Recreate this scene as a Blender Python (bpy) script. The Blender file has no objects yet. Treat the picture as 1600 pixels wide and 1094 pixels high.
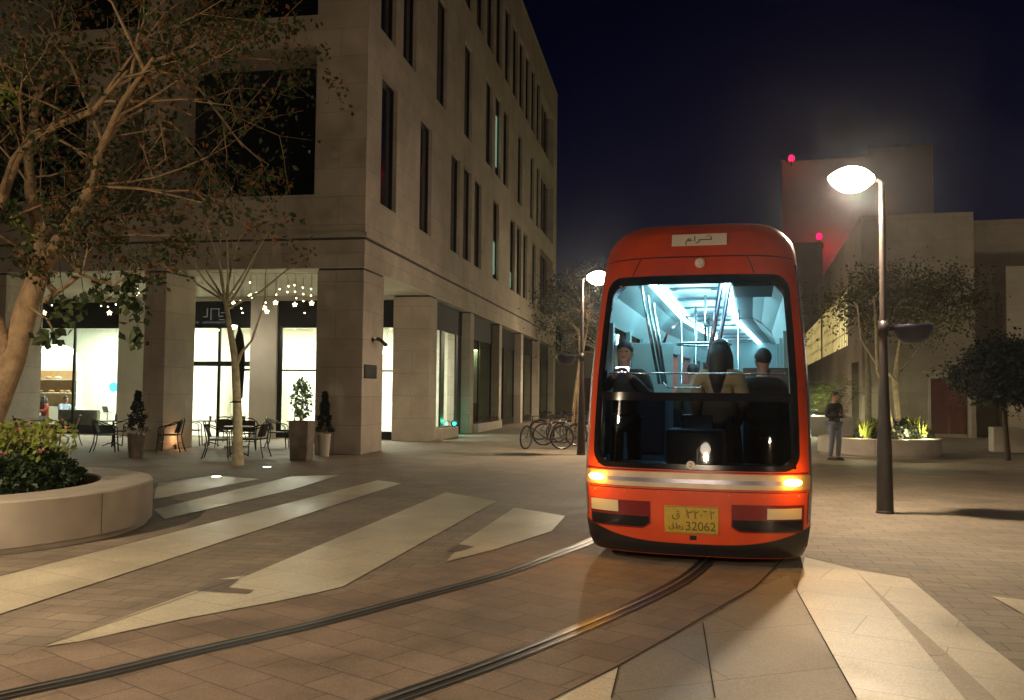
import bpy, bmesh, math, random
from mathutils import Vector, Matrix
random.seed(7)
S = bpy.context.scene
COL = S.collection
R = math.radians

# ------------------------------------------------------------------ camera, sky, exposure
FPX, PITCH, ROLL, CAMH = 1400.0, R(2.71), R(0.58), 1.65
_f = Vector((0, math.cos(PITCH), math.sin(PITCH))); _r = Vector((1, 0, 0)); _u = _r.cross(_f)
CR = _r*math.cos(ROLL) + _u*math.sin(ROLL); CU = _u*math.cos(ROLL) - _r*math.sin(ROLL)
cam_d = bpy.data.cameras.new('camera'); cam = bpy.data.objects.new('camera', cam_d); COL.objects.link(cam)
m = Matrix((CR, CU, -_f)).transposed().to_4x4(); m.translation = Vector((0, 0, CAMH)); cam.matrix_world = m
cam_d.sensor_width = 36; cam_d.lens = 36*FPX/1600; cam_d.clip_start = .05; cam_d.clip_end = 1500
S.camera = cam
w = bpy.data.worlds.new('World'); S.world = w; w.use_nodes = True
nt = w.node_tree; nt.nodes.clear()
sky = nt.nodes.new('ShaderNodeTexSky'); sky.sky_type = 'NISHITA'; sky.sun_disc = False
sky.sun_elevation = R(-5.0); sky.sun_rotation = R(20); sky.ozone_density = 4; sky.altitude = 0
bg = nt.nodes.new('ShaderNodeBackground'); bg.inputs['Strength'].default_value = 0.15
out = nt.nodes.new('ShaderNodeOutputWorld')
tint = nt.nodes.new('ShaderNodeVectorMath'); tint.operation = 'MULTIPLY'; tint.inputs[1].default_value = (.32, .32, 1.0)   # deep navy of the late night sky
nt.links.new(sky.outputs[0], tint.inputs[0]); nt.links.new(tint.outputs[0], bg.inputs[0]); nt.links.new(bg.outputs[0], out.inputs[0])
S.view_settings.view_transform = 'Standard'; S.view_settings.look = 'None'
S.view_settings.exposure = 0.34; S.view_settings.gamma = 1.0
S.cycles.use_denoising = True
S.cycles.max_bounces = 6; S.cycles.diffuse_bounces = 3; S.cycles.glossy_bounces = 3
S.cycles.transmission_bounces = 4; S.cycles.transparent_max_bounces = 12; S.cycles.volume_bounces = 0
S.cycles.caustics_reflective = False; S.cycles.caustics_refractive = False
S.cycles.sample_clamp_indirect = 4.0

def ray(px, py):
    return CR*(px-800) - CU*(py-547) + _f*FPX
def gp(px, py, z=0.0):           # where the ground (or height z) is at a measured place of the survey
    d = ray(px, py); t = (z-CAMH)/d.z
    return Vector((d.x*t, d.y*t, z))
def at(px, py, Y):               # the point at distance Y along +y
    d = ray(px, py); t = Y/d.y
    return Vector((d.x*t, Y, CAMH+d.z*t))

# ------------------------------------------------------------------ materials
M = {}
def mat(name, col, rough=.7, metal=0.0, var=0.0, vscale=3.0, bump=0.0, bscale=40.0, emit=None, es=0.0, spec=.5, coat=0.0, detail=6):
    m = bpy.data.materials.new(name); m.use_nodes = True; n = m.node_tree; p = n.nodes['Principled BSDF']
    p.inputs['Base Color'].default_value = (*col, 1); p.inputs['Roughness'].default_value = rough
    p.inputs['Metallic'].default_value = metal; p.inputs['Specular IOR Level'].default_value = spec
    if coat: p.inputs['Coat Weight'].default_value = coat; p.inputs['Coat Roughness'].default_value = .06
    if emit: p.inputs['Emission Color'].default_value = (*emit, 1); p.inputs['Emission Strength'].default_value = es
    tc = n.nodes.new('ShaderNodeTexCoord')
    if var:
        no = n.nodes.new('ShaderNodeTexNoise'); no.inputs['Scale'].default_value = vscale; no.inputs['Detail'].default_value = detail
        n.links.new(tc.outputs['Object'], no.inputs['Vector'])
        mr = n.nodes.new('ShaderNodeMapRange'); mr.inputs[1].default_value = .3; mr.inputs[2].default_value = .7
        mr.inputs[3].default_value = 1-var; mr.inputs[4].default_value = 1+var
        n.links.new(no.outputs[0], mr.inputs[0])
        mx = n.nodes.new('ShaderNodeVectorMath'); mx.operation = 'SCALE'; mx.inputs[0].default_value = col
        n.links.new(mr.outputs[0], mx.inputs['Scale']); n.links.new(mx.outputs[0], p.inputs['Base Color'])
    if bump:
        nb = n.nodes.new('ShaderNodeTexNoise'); nb.inputs['Scale'].default_value = bscale; nb.inputs['Detail'].default_value = 4
        n.links.new(tc.outputs['Object'], nb.inputs['Vector'])
        b = n.nodes.new('ShaderNodeBump'); b.inputs['Strength'].default_value = bump; b.inputs['Distance'].default_value = .02
        n.links.new(nb.outputs[0], b.inputs['Height']); n.links.new(b.outputs[0], p.inputs['Normal'])
    M[name] = m
    return m
def brickmat(name, c1, c2, mortar, bw, bh, ang=0.0, rough=.6, mort=.006, var=.25, offset=.5, bump=.25, spec=.5, vert=False):
    m = bpy.data.materials.new(name); m.use_nodes = True; n = m.node_tree; p = n.nodes['Principled BSDF']
    tc = n.nodes.new('ShaderNodeTexCoord'); mp = n.nodes.new('ShaderNodeMapping')
    n.links.new(tc.outputs['Object'], mp.inputs[0])
    mp.inputs['Rotation'].default_value = (0, 0, ang)
    src = mp.outputs[0]
    if vert:      # wall cladding: run the courses along (x+y, z)
        sx = n.nodes.new('ShaderNodeSeparateXYZ'); n.links.new(tc.outputs['Object'], sx.inputs[0])
        ad = n.nodes.new('ShaderNodeMath'); n.links.new(sx.outputs[0], ad.inputs[0]); n.links.new(sx.outputs[1], ad.inputs[1])
        cb = n.nodes.new('ShaderNodeCombineXYZ'); n.links.new(ad.outputs[0], cb.inputs[0]); n.links.new(sx.outputs[2], cb.inputs[1])
        src = cb.outputs[0]
    br = n.nodes.new('ShaderNodeTexBrick'); n.links.new(src, br.inputs['Vector'])
    br.offset = offset
    for k, v in (('Color1', c1), ('Color2', c2), ('Mortar', mortar)): br.inputs[k].default_value = (*v, 1)
    br.inputs['Scale'].default_value = 1; br.inputs['Mortar Size'].default_value = mort; br.inputs['Mortar Smooth'].default_value = .3
    br.inputs['Brick Width'].default_value = bw; br.inputs['Row Height'].default_value = bh; br.inputs['Bias'].default_value = -.1
    no = n.nodes.new('ShaderNodeTexNoise'); no.inputs['Scale'].default_value = 1.3; no.inputs['Detail'].default_value = 8; no.inputs['Roughness'].default_value = .65
    n.links.new(tc.outputs['Object'], no.inputs['Vector'])
    mr = n.nodes.new('ShaderNodeMapRange'); mr.inputs[1].default_value = .3; mr.inputs[2].default_value = .7
    mr.inputs[3].default_value = 1-var; mr.inputs[4].default_value = 1+var; n.links.new(no.outputs[0], mr.inputs[0])
    mx = n.nodes.new('ShaderNodeVectorMath'); mx.operation = 'SCALE'
    sp = n.nodes.new('ShaderNodeTexNoise'); sp.inputs['Scale'].default_value = 75; sp.inputs['Detail'].default_value = 3
    n.links.new(tc.outputs['Object'], sp.inputs['Vector'])
    ms = n.nodes.new('ShaderNodeMapRange'); ms.inputs[1].default_value = .3; ms.inputs[2].default_value = .7; ms.inputs[3].default_value = .80; ms.inputs[4].default_value = 1.2; n.links.new(sp.outputs[0], ms.inputs[0])
    big = n.nodes.new('ShaderNodeTexNoise'); big.inputs['Scale'].default_value = .33; big.inputs['Detail'].default_value = 5; big.inputs['Distortion'].default_value = .6
    n.links.new(tc.outputs['Object'], big.inputs['Vector'])
    mb_ = n.nodes.new('ShaderNodeMapRange'); mb_.inputs[1].default_value = .35; mb_.inputs[2].default_value = .65; mb_.inputs[3].default_value = .86; mb_.inputs[4].default_value = 1.1; n.links.new(big.outputs[0], mb_.inputs[0])
    m1 = n.nodes.new('ShaderNodeMath'); m1.operation = 'MULTIPLY'; n.links.new(mr.outputs[0], m1.inputs[0]); n.links.new(ms.outputs[0], m1.inputs[1])
    m2 = n.nodes.new('ShaderNodeMath'); m2.operation = 'MULTIPLY'; n.links.new(m1.outputs[0], m2.inputs[0]); n.links.new(mb_.outputs[0], m2.inputs[1])
    n.links.new(br.outputs[0], mx.inputs[0]); n.links.new(m2.outputs[0], mx.inputs['Scale']); n.links.new(mx.outputs[0], p.inputs['Base Color'])
    nr = n.nodes.new('ShaderNodeMapRange'); nr.inputs[1].default_value = .3; nr.inputs[2].default_value = .7
    nr.inputs[3].default_value = rough-.12; nr.inputs[4].default_value = rough+.12; n.links.new(no.outputs[0], nr.inputs[0]); n.links.new(nr.outputs[0], p.inputs['Roughness'])
    p.inputs['Specular IOR Level'].default_value = spec
    n2 = n.nodes.new('ShaderNodeTexNoise'); n2.inputs['Scale'].default_value = 22; n2.inputs['Detail'].default_value = 5
    n.links.new(tc.outputs['Object'], n2.inputs['Vector'])
    ad = n.nodes.new('ShaderNodeMath'); ad.operation = 'MULTIPLY_ADD'; ad.inputs[1].default_value = .35
    iv = n.nodes.new('ShaderNodeMath'); iv.operation = 'SUBTRACT'; iv.inputs[0].default_value = 1; n.links.new(br.outputs['Fac'], iv.inputs[1])
    n.links.new(n2.outputs[0], ad.inputs[0]); n.links.new(iv.outputs[0], ad.inputs[2])
    b = n.nodes.new('ShaderNodeBump'); b.inputs['Strength'].default_value = bump; b.inputs['Distance'].default_value = .01
    n.links.new(ad.outputs[0], b.inputs['Height']); n.links.new(b.outputs[0], p.inputs['Normal'])
    M[name] = m
    return m
def glassmat(name, tint=(.9, .95, .93), refl=.12, rough=.02):
    m = bpy.data.materials.new(name); m.use_nodes = True; n = m.node_tree; n.nodes.clear()
    o = n.nodes.new('ShaderNodeOutputMaterial'); t = n.nodes.new('ShaderNodeBsdfTransparent'); g = n.nodes.new('ShaderNodeBsdfGlossy')
    t.inputs[0].default_value = (*tint, 1); g.inputs['Roughness'].default_value = rough
    mx = n.nodes.new('ShaderNodeMixShader'); lw = n.nodes.new('ShaderNodeLayerWeight'); lw.inputs[0].default_value = .25
    mm = n.nodes.new('ShaderNodeMath'); mm.operation = 'MULTIPLY_ADD'; mm.inputs[1].default_value = .5; mm.inputs[2].default_value = refl
    n.links.new(lw.outputs['Fresnel'], mm.inputs[0]); n.links.new(mm.outputs[0], mx.inputs[0])
    n.links.new(t.outputs[0], mx.inputs[1]); n.links.new(g.outputs[0], mx.inputs[2]); n.links.new(mx.outputs[0], o.inputs[0])
    M[name] = m
def emimat(name, col, s):
    m = bpy.data.materials.new(name); m.use_nodes = True; n = m.node_tree; n.nodes.clear()
    o = n.nodes.new('ShaderNodeOutputMaterial'); e = n.nodes.new('ShaderNodeEmission'); e.inputs[0].default_value = (*col, 1); e.inputs[1].default_value = s
    n.links.new(e.outputs[0], o.inputs[0]); M[name] = m
def leafmat(name, c1, c2, tr=.3, rough=.55):
    m = bpy.data.materials.new(name); m.use_nodes = True; n = m.node_tree; p = n.nodes['Principled BSDF']
    g = n.nodes.new('ShaderNodeNewGeometry'); cr = n.nodes.new('ShaderNodeMix'); cr.data_type = 'RGBA'
    cr.inputs[6].default_value = (*c1, 1); cr.inputs[7].default_value = (*c2, 1)
    n.links.new(g.outputs['Random Per Island'], cr.inputs[0]); n.links.new(cr.outputs[2], p.inputs['Base Color'])
    p.inputs['Roughness'].default_value = rough; p.inputs['Specular IOR Level'].default_value = .4
    tl = n.nodes.new('ShaderNodeBsdfTranslucent'); n.links.new(cr.outputs[2], tl.inputs[0])
    mx = n.nodes.new('ShaderNodeMixShader'); mx.inputs[0].default_value = tr
    n.links.new(p.outputs[0], mx.inputs[1]); n.links.new(tl.outputs[0], mx.inputs[2]); n.links.new(mx.outputs[0], n.nodes['Material Output'].inputs[0])
    M[name] = m

YB = R(9.96)
brickmat('paver', (.205, .165, .122), (.25, .20, .15), (.10, .075, .055), .40, .20, ang=YB, rough=.74, var=.32)
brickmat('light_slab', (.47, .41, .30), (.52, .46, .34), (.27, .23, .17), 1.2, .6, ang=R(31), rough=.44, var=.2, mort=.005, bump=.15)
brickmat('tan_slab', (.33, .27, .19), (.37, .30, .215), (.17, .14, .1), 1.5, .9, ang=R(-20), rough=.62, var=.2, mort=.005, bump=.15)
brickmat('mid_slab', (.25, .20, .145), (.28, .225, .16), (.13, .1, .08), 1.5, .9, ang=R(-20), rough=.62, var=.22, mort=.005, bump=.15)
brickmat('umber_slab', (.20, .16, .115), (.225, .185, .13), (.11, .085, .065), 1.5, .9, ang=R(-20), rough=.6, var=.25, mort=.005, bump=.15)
mat('joint', (.05, .04, .03), .95, spec=.1)
brickmat('dark_slab', (.12, .085, .06), (.135, .095, .07), (.07, .05, .04), .6, .3, ang=R(31), rough=.5, var=.25)
brickmat('track_paver', (.175, .125, .09), (.22, .16, .115), (.09, .065, .05), .45, .3, ang=R(38), rough=.72, var=.38)
brickmat('limestone', (.43, .375, .305), (.49, .43, .355), (.28, .25, .19), 1.5, .75, rough=.8, var=.17, mort=.008, bump=.3, vert=True)
brickmat('limestone_right', (.34, .285, .21), (.365, .31, .225), (.24, .20, .15), 1.8, .9, rough=.8, var=.18, mort=.008, bump=.18, vert=True)
mat('planter_stone', (.46, .40, .33), .6, var=.14, vscale=2.5, bump=.15, bscale=60)
mat('concrete', (.36, .31, .25), .75, var=.2, vscale=3, bump=.2)
mat('soffit', (.62, .60, .52), .8, var=.08, vscale=1.5)
mat('black_panel', (.010, .011, .014), .7, var=.2)
mat('dark_glass', (.010, .012, .018), .12, spec=.6)
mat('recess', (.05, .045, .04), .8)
mat('frame_black', (.015, .016, .016), .4, metal=.3)
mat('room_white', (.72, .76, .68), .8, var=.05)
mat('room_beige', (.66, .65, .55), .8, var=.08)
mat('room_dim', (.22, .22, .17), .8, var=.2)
mat('tile_floor', (.4, .36, .28), .5, var=.1)
mat('steel_dark', (.018, .016, .017), .45, metal=.4)
mat('rail_steel', (.34, .33, .32), .45, metal=.9, var=.1, vscale=8)
mat('rail_groove', (.022, .018, .016), .45)
mat('lamp_pole', (.055, .045, .04), .55, metal=.2, var=.15, vscale=6)
mat('basket_metal', (.012, .016, .035), .3, metal=.3)
mat('tram_orange', (.52, .058, .015), .36, coat=.3, var=.16, vscale=2.6, bump=.02, bscale=8)
mat('tram_black', (.008, .008, .01), .35, spec=.5)
mat('tram_gloss_black', (.006, .006, .009), .12)
mat('tram_silver', (.34, .28, .21), .42, metal=.5, var=.15, vscale=5)
mat('tram_side', (.30, .29, .38), .25, metal=.7)
mat('lens_red', (.13, .008, .012), .18, spec=.7)
mat('lens_white', (.47, .42, .30), .3)
mat('plate_yellow', (.38, .26, .03), .5, var=.12, vscale=14)
mat('plate_ink', (.09, .055, .01), .6)
mat('board_white', (.62, .56, .48), .5, var=.05)
mat('ink', (.16, .08, .06), .5)
mat('tram_wall', (.20, .31, .32), .55, var=.05)
mat('tram_ceiling', (.14, .20, .23), .5)
mat('tram_ceiling_panel', (.66, .84, .93), .45, var=.08, vscale=9)
mat('tram_floor', (.06, .06, .07), .6)
mat('seat_fabric', (.03, .035, .055), .8, var=.2)
mat('console', (.015, .02, .03), .5)
mat('chrome', (.62, .66, .68), .2, metal=1)
mat('bark', (.28, .19, .105), .85, var=.35, vscale=7, bump=.8, bscale=26)
mat('bark_pale', (.42, .36, .23), .8, var=.3, vscale=9, bump=.6, bscale=34)
mat('soil', (.05, .032, .022), .95, bump=.6, bscale=30)
mat('terracotta', (.30, .15, .09), .8, var=.2)
mat('pot_brown', (.15, .12, .095), .6, var=.3, vscale=5, bump=.3)
mat('pot_white', (.5, .46, .4), .6, var=.1)
mat('rattan', (.028, .022, .018), .7, bump=.6, bscale=90)
mat('rattan_brown', (.12, .065, .035), .7, bump=.6, bscale=90)
mat('iron', (.02, .018, .018), .45, metal=.5)
mat('tabletop', (.11, .09, .075), .4, var=.15)
mat('linen', (.6, .55, .48), .8)
mat('wood_shelf', (.42, .26, .12), .6, var=.15, vscale=8)
mat('bread', (.45, .25, .09), .8, var=.3, vscale=12)
mat('door_brown', (.13, .035, .02), .55, var=.2, vscale=6)
mat('skin', (.36, .19, .125), .6)
mat('hair', (.014, .011, .01), .6)
mat('jacket', (.012, .011, .013), .8, bump=.4, bscale=60)
mat('jeans', (.15, .16, .21), .85, bump=.3, bscale=90)
mat('shoe', (.01, .01, .01), .6)
mat('shirt_blue', (.35, .45, .62), .8)
mat('coat_tan', (.20, .15, .085), .85, var=.2, vscale=6)
mat('red_cloth', (.3, .05, .03), .8)
mat('tower_wall', (.5, .45, .46), .85, var=.1, vscale=.3)
mat('far_wall', (.36, .30, .22), .8, var=.12, vscale=.5)
mat('tyre', (.012, .012, .012), .8)
mat('bike_paint', (.04, .02, .02), .35)
mat('bike_silver', (.3, .28, .26), .35, metal=.8)
mat('wood_stake', (.46, .33, .2), .8, var=.2, vscale=12)
mat('parasol', (.02, .025, .022), .9, bump=.3)
mat('fabric_green', (.03, .05, .035), .9)
leafmat('leaf_dark', (.022, .040, .012), (.055, .075, .02))
leafmat('leaf_autumn', (.09, .07, .02), (.20, .075, .03))
leafmat('leaf_olive', (.06, .065, .022), (.13, .12, .04))
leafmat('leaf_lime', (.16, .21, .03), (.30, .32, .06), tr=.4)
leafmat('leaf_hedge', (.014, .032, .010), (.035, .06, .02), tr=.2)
leafmat('leaf_shadow', (.010, .016, .012), (.022, .030, .018), tr=.15)
leafmat('petal', (.45, .16, .12), (.55, .3, .22))
glassmat('glass'); glassmat('glass_dim', (.42, .47, .40), .16); glassmat('windscreen', (.92, .97, 1.0), .03); glassmat('windscreen_low', (.12, .15, .21), .05)
emimat('lamp_glow', (1, .86, .66), 70); emimat('lamp_glow_soft', (1, .86, .66), 9); emimat('star_glow', (1, .82, .42), 9); emimat('bulb_glow', (1, .85, .5), 12)
emimat('indicator', (1, .42, .03), 60); emimat('tram_strip', (.50, .90, 1.0), 15)
emimat('shop_light', (1, 1, .80), 26); emimat('shop_light_soft', (.90, 1, .62), 9); emimat('beacon', (1, .002, .035), 6)
emimat('green_led', (.02, 1, .62), 9); emimat('red_led', (1, .12, .12), 10); emimat('blue_disc', (.12, .62, 1), 1.6)
emimat('phone_screen', (.8, .9, 1), 4); emimat('screen_lit', (1, .88, .40), 3.0); emimat('uplight_glow', (1, .93, .75), 14)

# ------------------------------------------------------------------ mesh helpers
class MB:
    def __init__(s): s.v = []; s.f = []; s.mi = []
    def add(s, vs, fs, mi=0):
        b = len(s.v); s.v += [tuple(x) for x in vs]; s.f += [tuple(b+i for i in f) for f in fs]; s.mi += [mi]*len(fs); return s
    def box(s, x0, x1, y0, y1, z0, z1, mi=0, T=None):
        vs = [Vector(p) for p in ((x0,y0,z0),(x1,y0,z0),(x1,y1,z0),(x0,y1,z0),(x0,y0,z1),(x1,y0,z1),(x1,y1,z1),(x0,y1,z1))]
        if T: vs = [T @ p for p in vs]
        return s.add(vs, ((0,3,2,1),(4,5,6,7),(0,1,5,4),(1,2,6,5),(2,3,7,6),(3,0,4,7)), mi)
    def bbox(s, x0, x1, y0, y1, z0, z1, b=.01, mi=0, T=None):      # box with chamfered edges
        bm = bmesh.new(); bmesh.ops.create_cube(bm, size=1)
        for v in bm.verts: v.co = Vector(((x0+x1)/2+v.co.x*(x1-x0), (y0+y1)/2+v.co.y*(y1-y0), (z0+z1)/2+v.co.z*(z1-z0)))
        bmesh.ops.bevel(bm, geom=list(bm.edges), offset=b, segments=2, affect='EDGES', profile=.5)
        return s.bm(bm, mi, T)
    def bm(s, bm, mi=0, T=None):
        bm.verts.index_update()
        s.add([(T @ v.co) if T else v.co for v in bm.verts], [[v.index for v in f.verts] for f in bm.faces], mi); bm.free(); return s
    def tube(s, pts, r, n=8, mi=0, cap=True):
        pts = [Vector(p) for p in pts]; k = len(pts); rs = r if isinstance(r, (list, tuple)) else [r]*k
        vs = []; fs = []; ref = None
        for i, p in enumerate(pts):
            d = (pts[min(i+1, k-1)]-pts[max(i-1, 0)])
            if d.length < 1e-9: d = Vector((0, 0, 1))
            d.normalize()
            if ref is None: ref = d.orthogonal().normalized()
            a = (ref - d*ref.dot(d))
            if a.length < 1e-6: a = d.orthogonal()
            a.normalize(); ref = a; b = d.cross(a)
            for j in range(n):
                t = 2*math.pi*j/n; vs.append(p+(a*math.cos(t)+b*math.sin(t))*rs[i])
        for i in range(k-1):
            for j in range(n): fs.append((i*n+j, i*n+(j+1) % n, (i+1)*n+(j+1) % n, (i+1)*n+j))
        if cap: fs.append(tuple(range(n-1, -1, -1))); fs.append(tuple((k-1)*n+j for j in range(n)))
        return s.add(vs, fs, mi)
    def lathe(s, prof, c=(0, 0, 0), n=24, mi=0, sx=1, sy=1):
        vs = []; fs = []; k = len(prof); c = Vector(c)
        for r, z in prof:
            for j in range(n):
                t = 2*math.pi*j/n; vs.append(c+Vector((r*math.cos(t)*sx, r*math.sin(t)*sy, z)))
        for i in range(k-1):
            for j in range(n): fs.append((i*n+j, i*n+(j+1) % n, (i+1)*n+(j+1) % n, (i+1)*n+j))
        if prof[0][0] > 1e-5: fs.append(tuple(range(n-1, -1, -1)))
        if prof[-1][0] > 1e-5: fs.append(tuple((k-1)*n+j for j in range(n)))
        return s.add(vs, fs, mi)
    def ball(s, c, rx, ry=None, rz=None, n=12, mi=0, T=None):
        ry = ry or rx; rz = rz or rx; bm = bmesh.new(); bmesh.ops.create_uvsphere(bm, u_segments=n, v_segments=max(6, n*2//3), radius=1)
        for v in bm.verts: v.co = Vector((v.co.x*rx, v.co.y*ry, v.co.z*rz))+Vector(c)
        return s.bm(bm, mi, T)
    def poly(s, pts, z=None, mi=0, th=0):
        P = [Vector((p[0], p[1], z if z is not None else p[2])) for p in pts]
        a = sum(P[i].x*P[(i+1) % len(P)].y-P[(i+1) % len(P)].x*P[i].y for i in range(len(P)))
        if a < 0: P.reverse()
        n = len(P); s.add(P, [tuple(range(n))], mi)
        if th:
            Q = [p-Vector((0, 0, th)) for p in P]
            s.add(P+Q, [(i, i+n, (i+1) % n+n, (i+1) % n) for i in range(n)], mi)
        return s
    def leaf(s, p, size, mi=0, asp=.55, up=None):
        d = Vector((random.gauss(0, 1), random.gauss(0, 1), random.gauss(0, 1)-.3)) if up is None else up+Vector((random.gauss(0,.3), random.gauss(0,.3), random.gauss(0,.3)))
        if d.length < 1e-3: d = Vector((0, 0, -1))
        d.normalize(); a = d.orthogonal().normalized(); a.rotate(Matrix.Rotation(random.random()*6.28, 3, d)); b = d.cross(a)
        L = size*random.uniform(.7, 1.3); W = L*asp*.5
        s.add([p, p+d*L*.5+a*W+b*W*.3, p+d*L, p+d*L*.5-a*W+b*W*.3], [(0, 1, 2), (0, 2, 3)], mi)
    def build(s, name, mats, parent=None, smooth=False, loc=None, rz=0, auto=False):
        me = bpy.data.meshes.new(name); me.from_pydata(s.v, [], s.f)
        if not isinstance(mats, (list, tuple)): mats = [mats]
        for mm in mats: me.materials.append(M[mm] if isinstance(mm, str) else mm)
        if len(mats) > 1: me.polygons.foreach_set('material_index', s.mi)
        if smooth: me.polygons.foreach_set('use_smooth', [True]*len(me.polygons))
        me.update()
        if auto:
            try: me.set_sharp_from_angle(angle=R(38))
            except Exception: pass
        o = bpy.data.objects.new(name, me); COL.objects.link(o)
        if parent: o.parent = parent
        if loc is not None: o.location = loc
        if rz: o.rotation_euler.z = rz
        return o
def tag(o, label=None, cat=None, group=None, kind=None):
    if label: o['label'] = label
    if cat: o['category'] = cat
    if group: o['group'] = group
    if kind: o['kind'] = kind
    return o
def empty(name, loc=(0, 0, 0), rz=0, label=None, cat=None, group=None):
    o = bpy.data.objects.new(name, None); COL.objects.link(o); o.location = loc; o.rotation_euler.z = rz; o.empty_display_size = .1
    return tag(o, label, cat, group)
def copy_tree(o, loc=None, rz=None, label=None):
    kids = list(CHILD.get(o.name, None) or [c for c in bpy.data.objects if c.parent == o])
    c = o.copy(); COL.objects.link(c)
    if loc is not None: c.location = loc
    if rz is not None: c.rotation_euler.z = rz
    if label: c['label'] = label
    def rec(src, dst):
        for k in [x for x in bpy.data.objects if x.parent == src]:
            d = k.copy(); COL.objects.link(d); d.parent = dst; rec(k, d)
    rec(o, c)
    return c
CHILD = {}
def point(name, loc, e, col, r=.1, parent=None, spot=None, rot=None, blend=.6):
    l = bpy.data.lights.new(name, 'SPOT' if spot else 'POINT'); l.energy = e; l.color = col; l.shadow_soft_size = r
    if spot: l.spot_size = spot; l.spot_blend = blend
    o = bpy.data.objects.new(name, l); COL.objects.link(o); o.location = loc
    if rot: o.rotation_euler = rot
    if parent: o.parent = parent
    return o
def panel_wall(mb, O, sd, n, s0, s1, z0, z1, holes, depth, mi=0, mir=0):
    # wall skin with rectangular openings and their reveals; sd along the wall, n outward
    O = Vector(O); sd = Vector(sd); n = Vector(n); Z = Vector((0, 0, 1))
    P = lambda s, z, d=0: O+sd*s+Z*z-n*d
    ss = sorted({s0, s1}.union(*[{h[0], h[1]} for h in holes])) if holes else [s0, s1]
    zs = sorted({z0, z1}.union(*[{h[2], h[3]} for h in holes])) if holes else [z0, z1]
    ss = [x for x in ss if s0 <= x <= s1]; zs = [x for x in zs if z0 <= x <= z1]
    for a, b in zip(ss, ss[1:]):
        for c, d in zip(zs, zs[1:]):
            mx, mz = (a+b)/2, (c+d)/2
            if any(h[0] < mx < h[1] and h[2] < mz < h[3] for h in holes): continue
            mb.add([P(a, c), P(b, c), P(b, d), P(a, d)], [(0, 1, 2, 3)], mi)
    for a, b, c, d in holes:
        mb.add([P(a, c), P(b, c), P(b, d), P(a, d), P(a, c, depth), P(b, c, depth), P(b, d, depth), P(a, d, depth)],
               [(0, 1, 5, 4), (1, 2, 6, 5), (2, 3, 7, 6), (3, 0, 4, 7)], mir)
def textmesh(s, size, name, m, parent, T, ext=.002, arabic=False):
    c = bpy.data.curves.new(name, 'FONT'); c.body = s; c.size = size; c.align_x = 'CENTER'; c.align_y = 'CENTER'; c.extrude = ext
    t = bpy.data.objects.new(name+'_tmp', c); COL.objects.link(t)
    bpy.context.view_layer.update()
    me = bpy.data.meshes.new_from_object(t.evaluated_get(bpy.context.evaluated_depsgraph_get()))
    bpy.data.objects.remove(t)
    me.transform(T); me.materials.clear(); me.materials.append(M[m])
    o = bpy.data.objects.new(name, me); COL.objects.link(o); o.parent = parent
    return o

# ================================================================== THE SETTING: ground
Bo = gp(564, 711)                              # near corner of the arcade building
DV = Vector((math.sin(YB), math.cos(YB), 0)); DU = Vector((-math.cos(YB), math.sin(YB), 0))
g = MB(); g.poly([(-300, -60), (300, -60), (300, 500), (-300, 500)], 0)
tag(g.build('ground', 'paver'), kind='structure')

def gpl(l): return [gp(*p) for p in l]
def sheet(name, polys, m, z):
    mb = MB()
    for q in polys: mb.poly(q, z)
    return tag(mb.build(name, m), kind='structure')
bandL = gpl([(0, 1027.5), (125, 1005.6), (281, 971), (437.5, 941.6), (500, 928), (541, 918), (648, 895), (690, 882.5), (775, 860.5), (871, 830)])
bandL = [Vector((-5.2, 2.2, 0)), Vector((-4.2, 3.75, 0))] + bandL + [Vector((1.15, 11.9, 0)), Vector((1.8, 13.6, 0)), Vector((3.6, 20, 0)), Vector((6.2, 30, 0)), Vector((11, 48, 0))]
bandR = gpl([(867, 1094), (968.5, 1042), (1045, 998), (1136.5, 944), (1178, 921)])
bandR = [Vector((-2.0, 1.6, 0)), Vector((-.9, 3.3, 0))] + bandR + [Vector((2.9, 9.4, 0)), Vector((3.7, 11.3, 0)), Vector((4.9, 15, 0)), Vector((6.4, 20, 0)), Vector((9, 30, 0)), Vector((14, 48, 0))]
# strips between the two edges as quads
def strip_sheet(name, A, B, m, z, n=60):
    def res(L):
        d = [0]
        for a, b in zip(L, L[1:]): d.append(d[-1]+(b-a).length)
        o = []
        for i in range(n+1):
            t = d[-1]*i/n
            for k in range(len(L)-1):
                if d[k+1] >= t-1e-9: break
            o.append(L[k].lerp(L[k+1], (t-d[k])/max(1e-9, d[k+1]-d[k])))
        return o
    a, b = res(A), res(B); mb = MB()
    mb.add([Vector((p.x, p.y, z)) for p in a+b], [(i, n+1+i, n+2+i, i+1) for i in range(n)])
    return tag(mb.build(name, m), kind='structure')
strip_sheet('track_bed', bandL, bandR, 'track_paver', .004)
# paving bands of pale stone
light = [
 gpl([(247, 756), (332, 744), (405, 749), (240, 781)]) ,
 gpl([(240, 797), (455, 745), (530, 743), (456, 766), (258, 812)]),
 [Vector((-6.0, 3.2, 0))] + gpl([(0, 902), (590, 751), (627, 756), (0, 961)]) + [Vector((-5.0, 3.0, 0))],
 gpl([(697, 770), (388, 900), (337, 907), (304, 925), (68, 1012), (125, 1004), (281, 969.5), (437.5, 940), (500, 926.5), (541, 916.5), (537, 917), (776, 784)]),
 gpl([(804, 794), (883, 807), (862, 831), (775, 859), (697, 879), (712, 862), (735, 857), (716, 852)]),
]
sheet('pale_stone_bands', light, 'light_slab', .008)
sheet('brown_stone_inlay', [gpl([(304, 925), (337, 907), (374, 907), (357, 920), (397, 924), (388, 930)]), gpl([(697, 862), (716, 852), (741, 856), (712, 864)])], 'dark_slab', .012)
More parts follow.
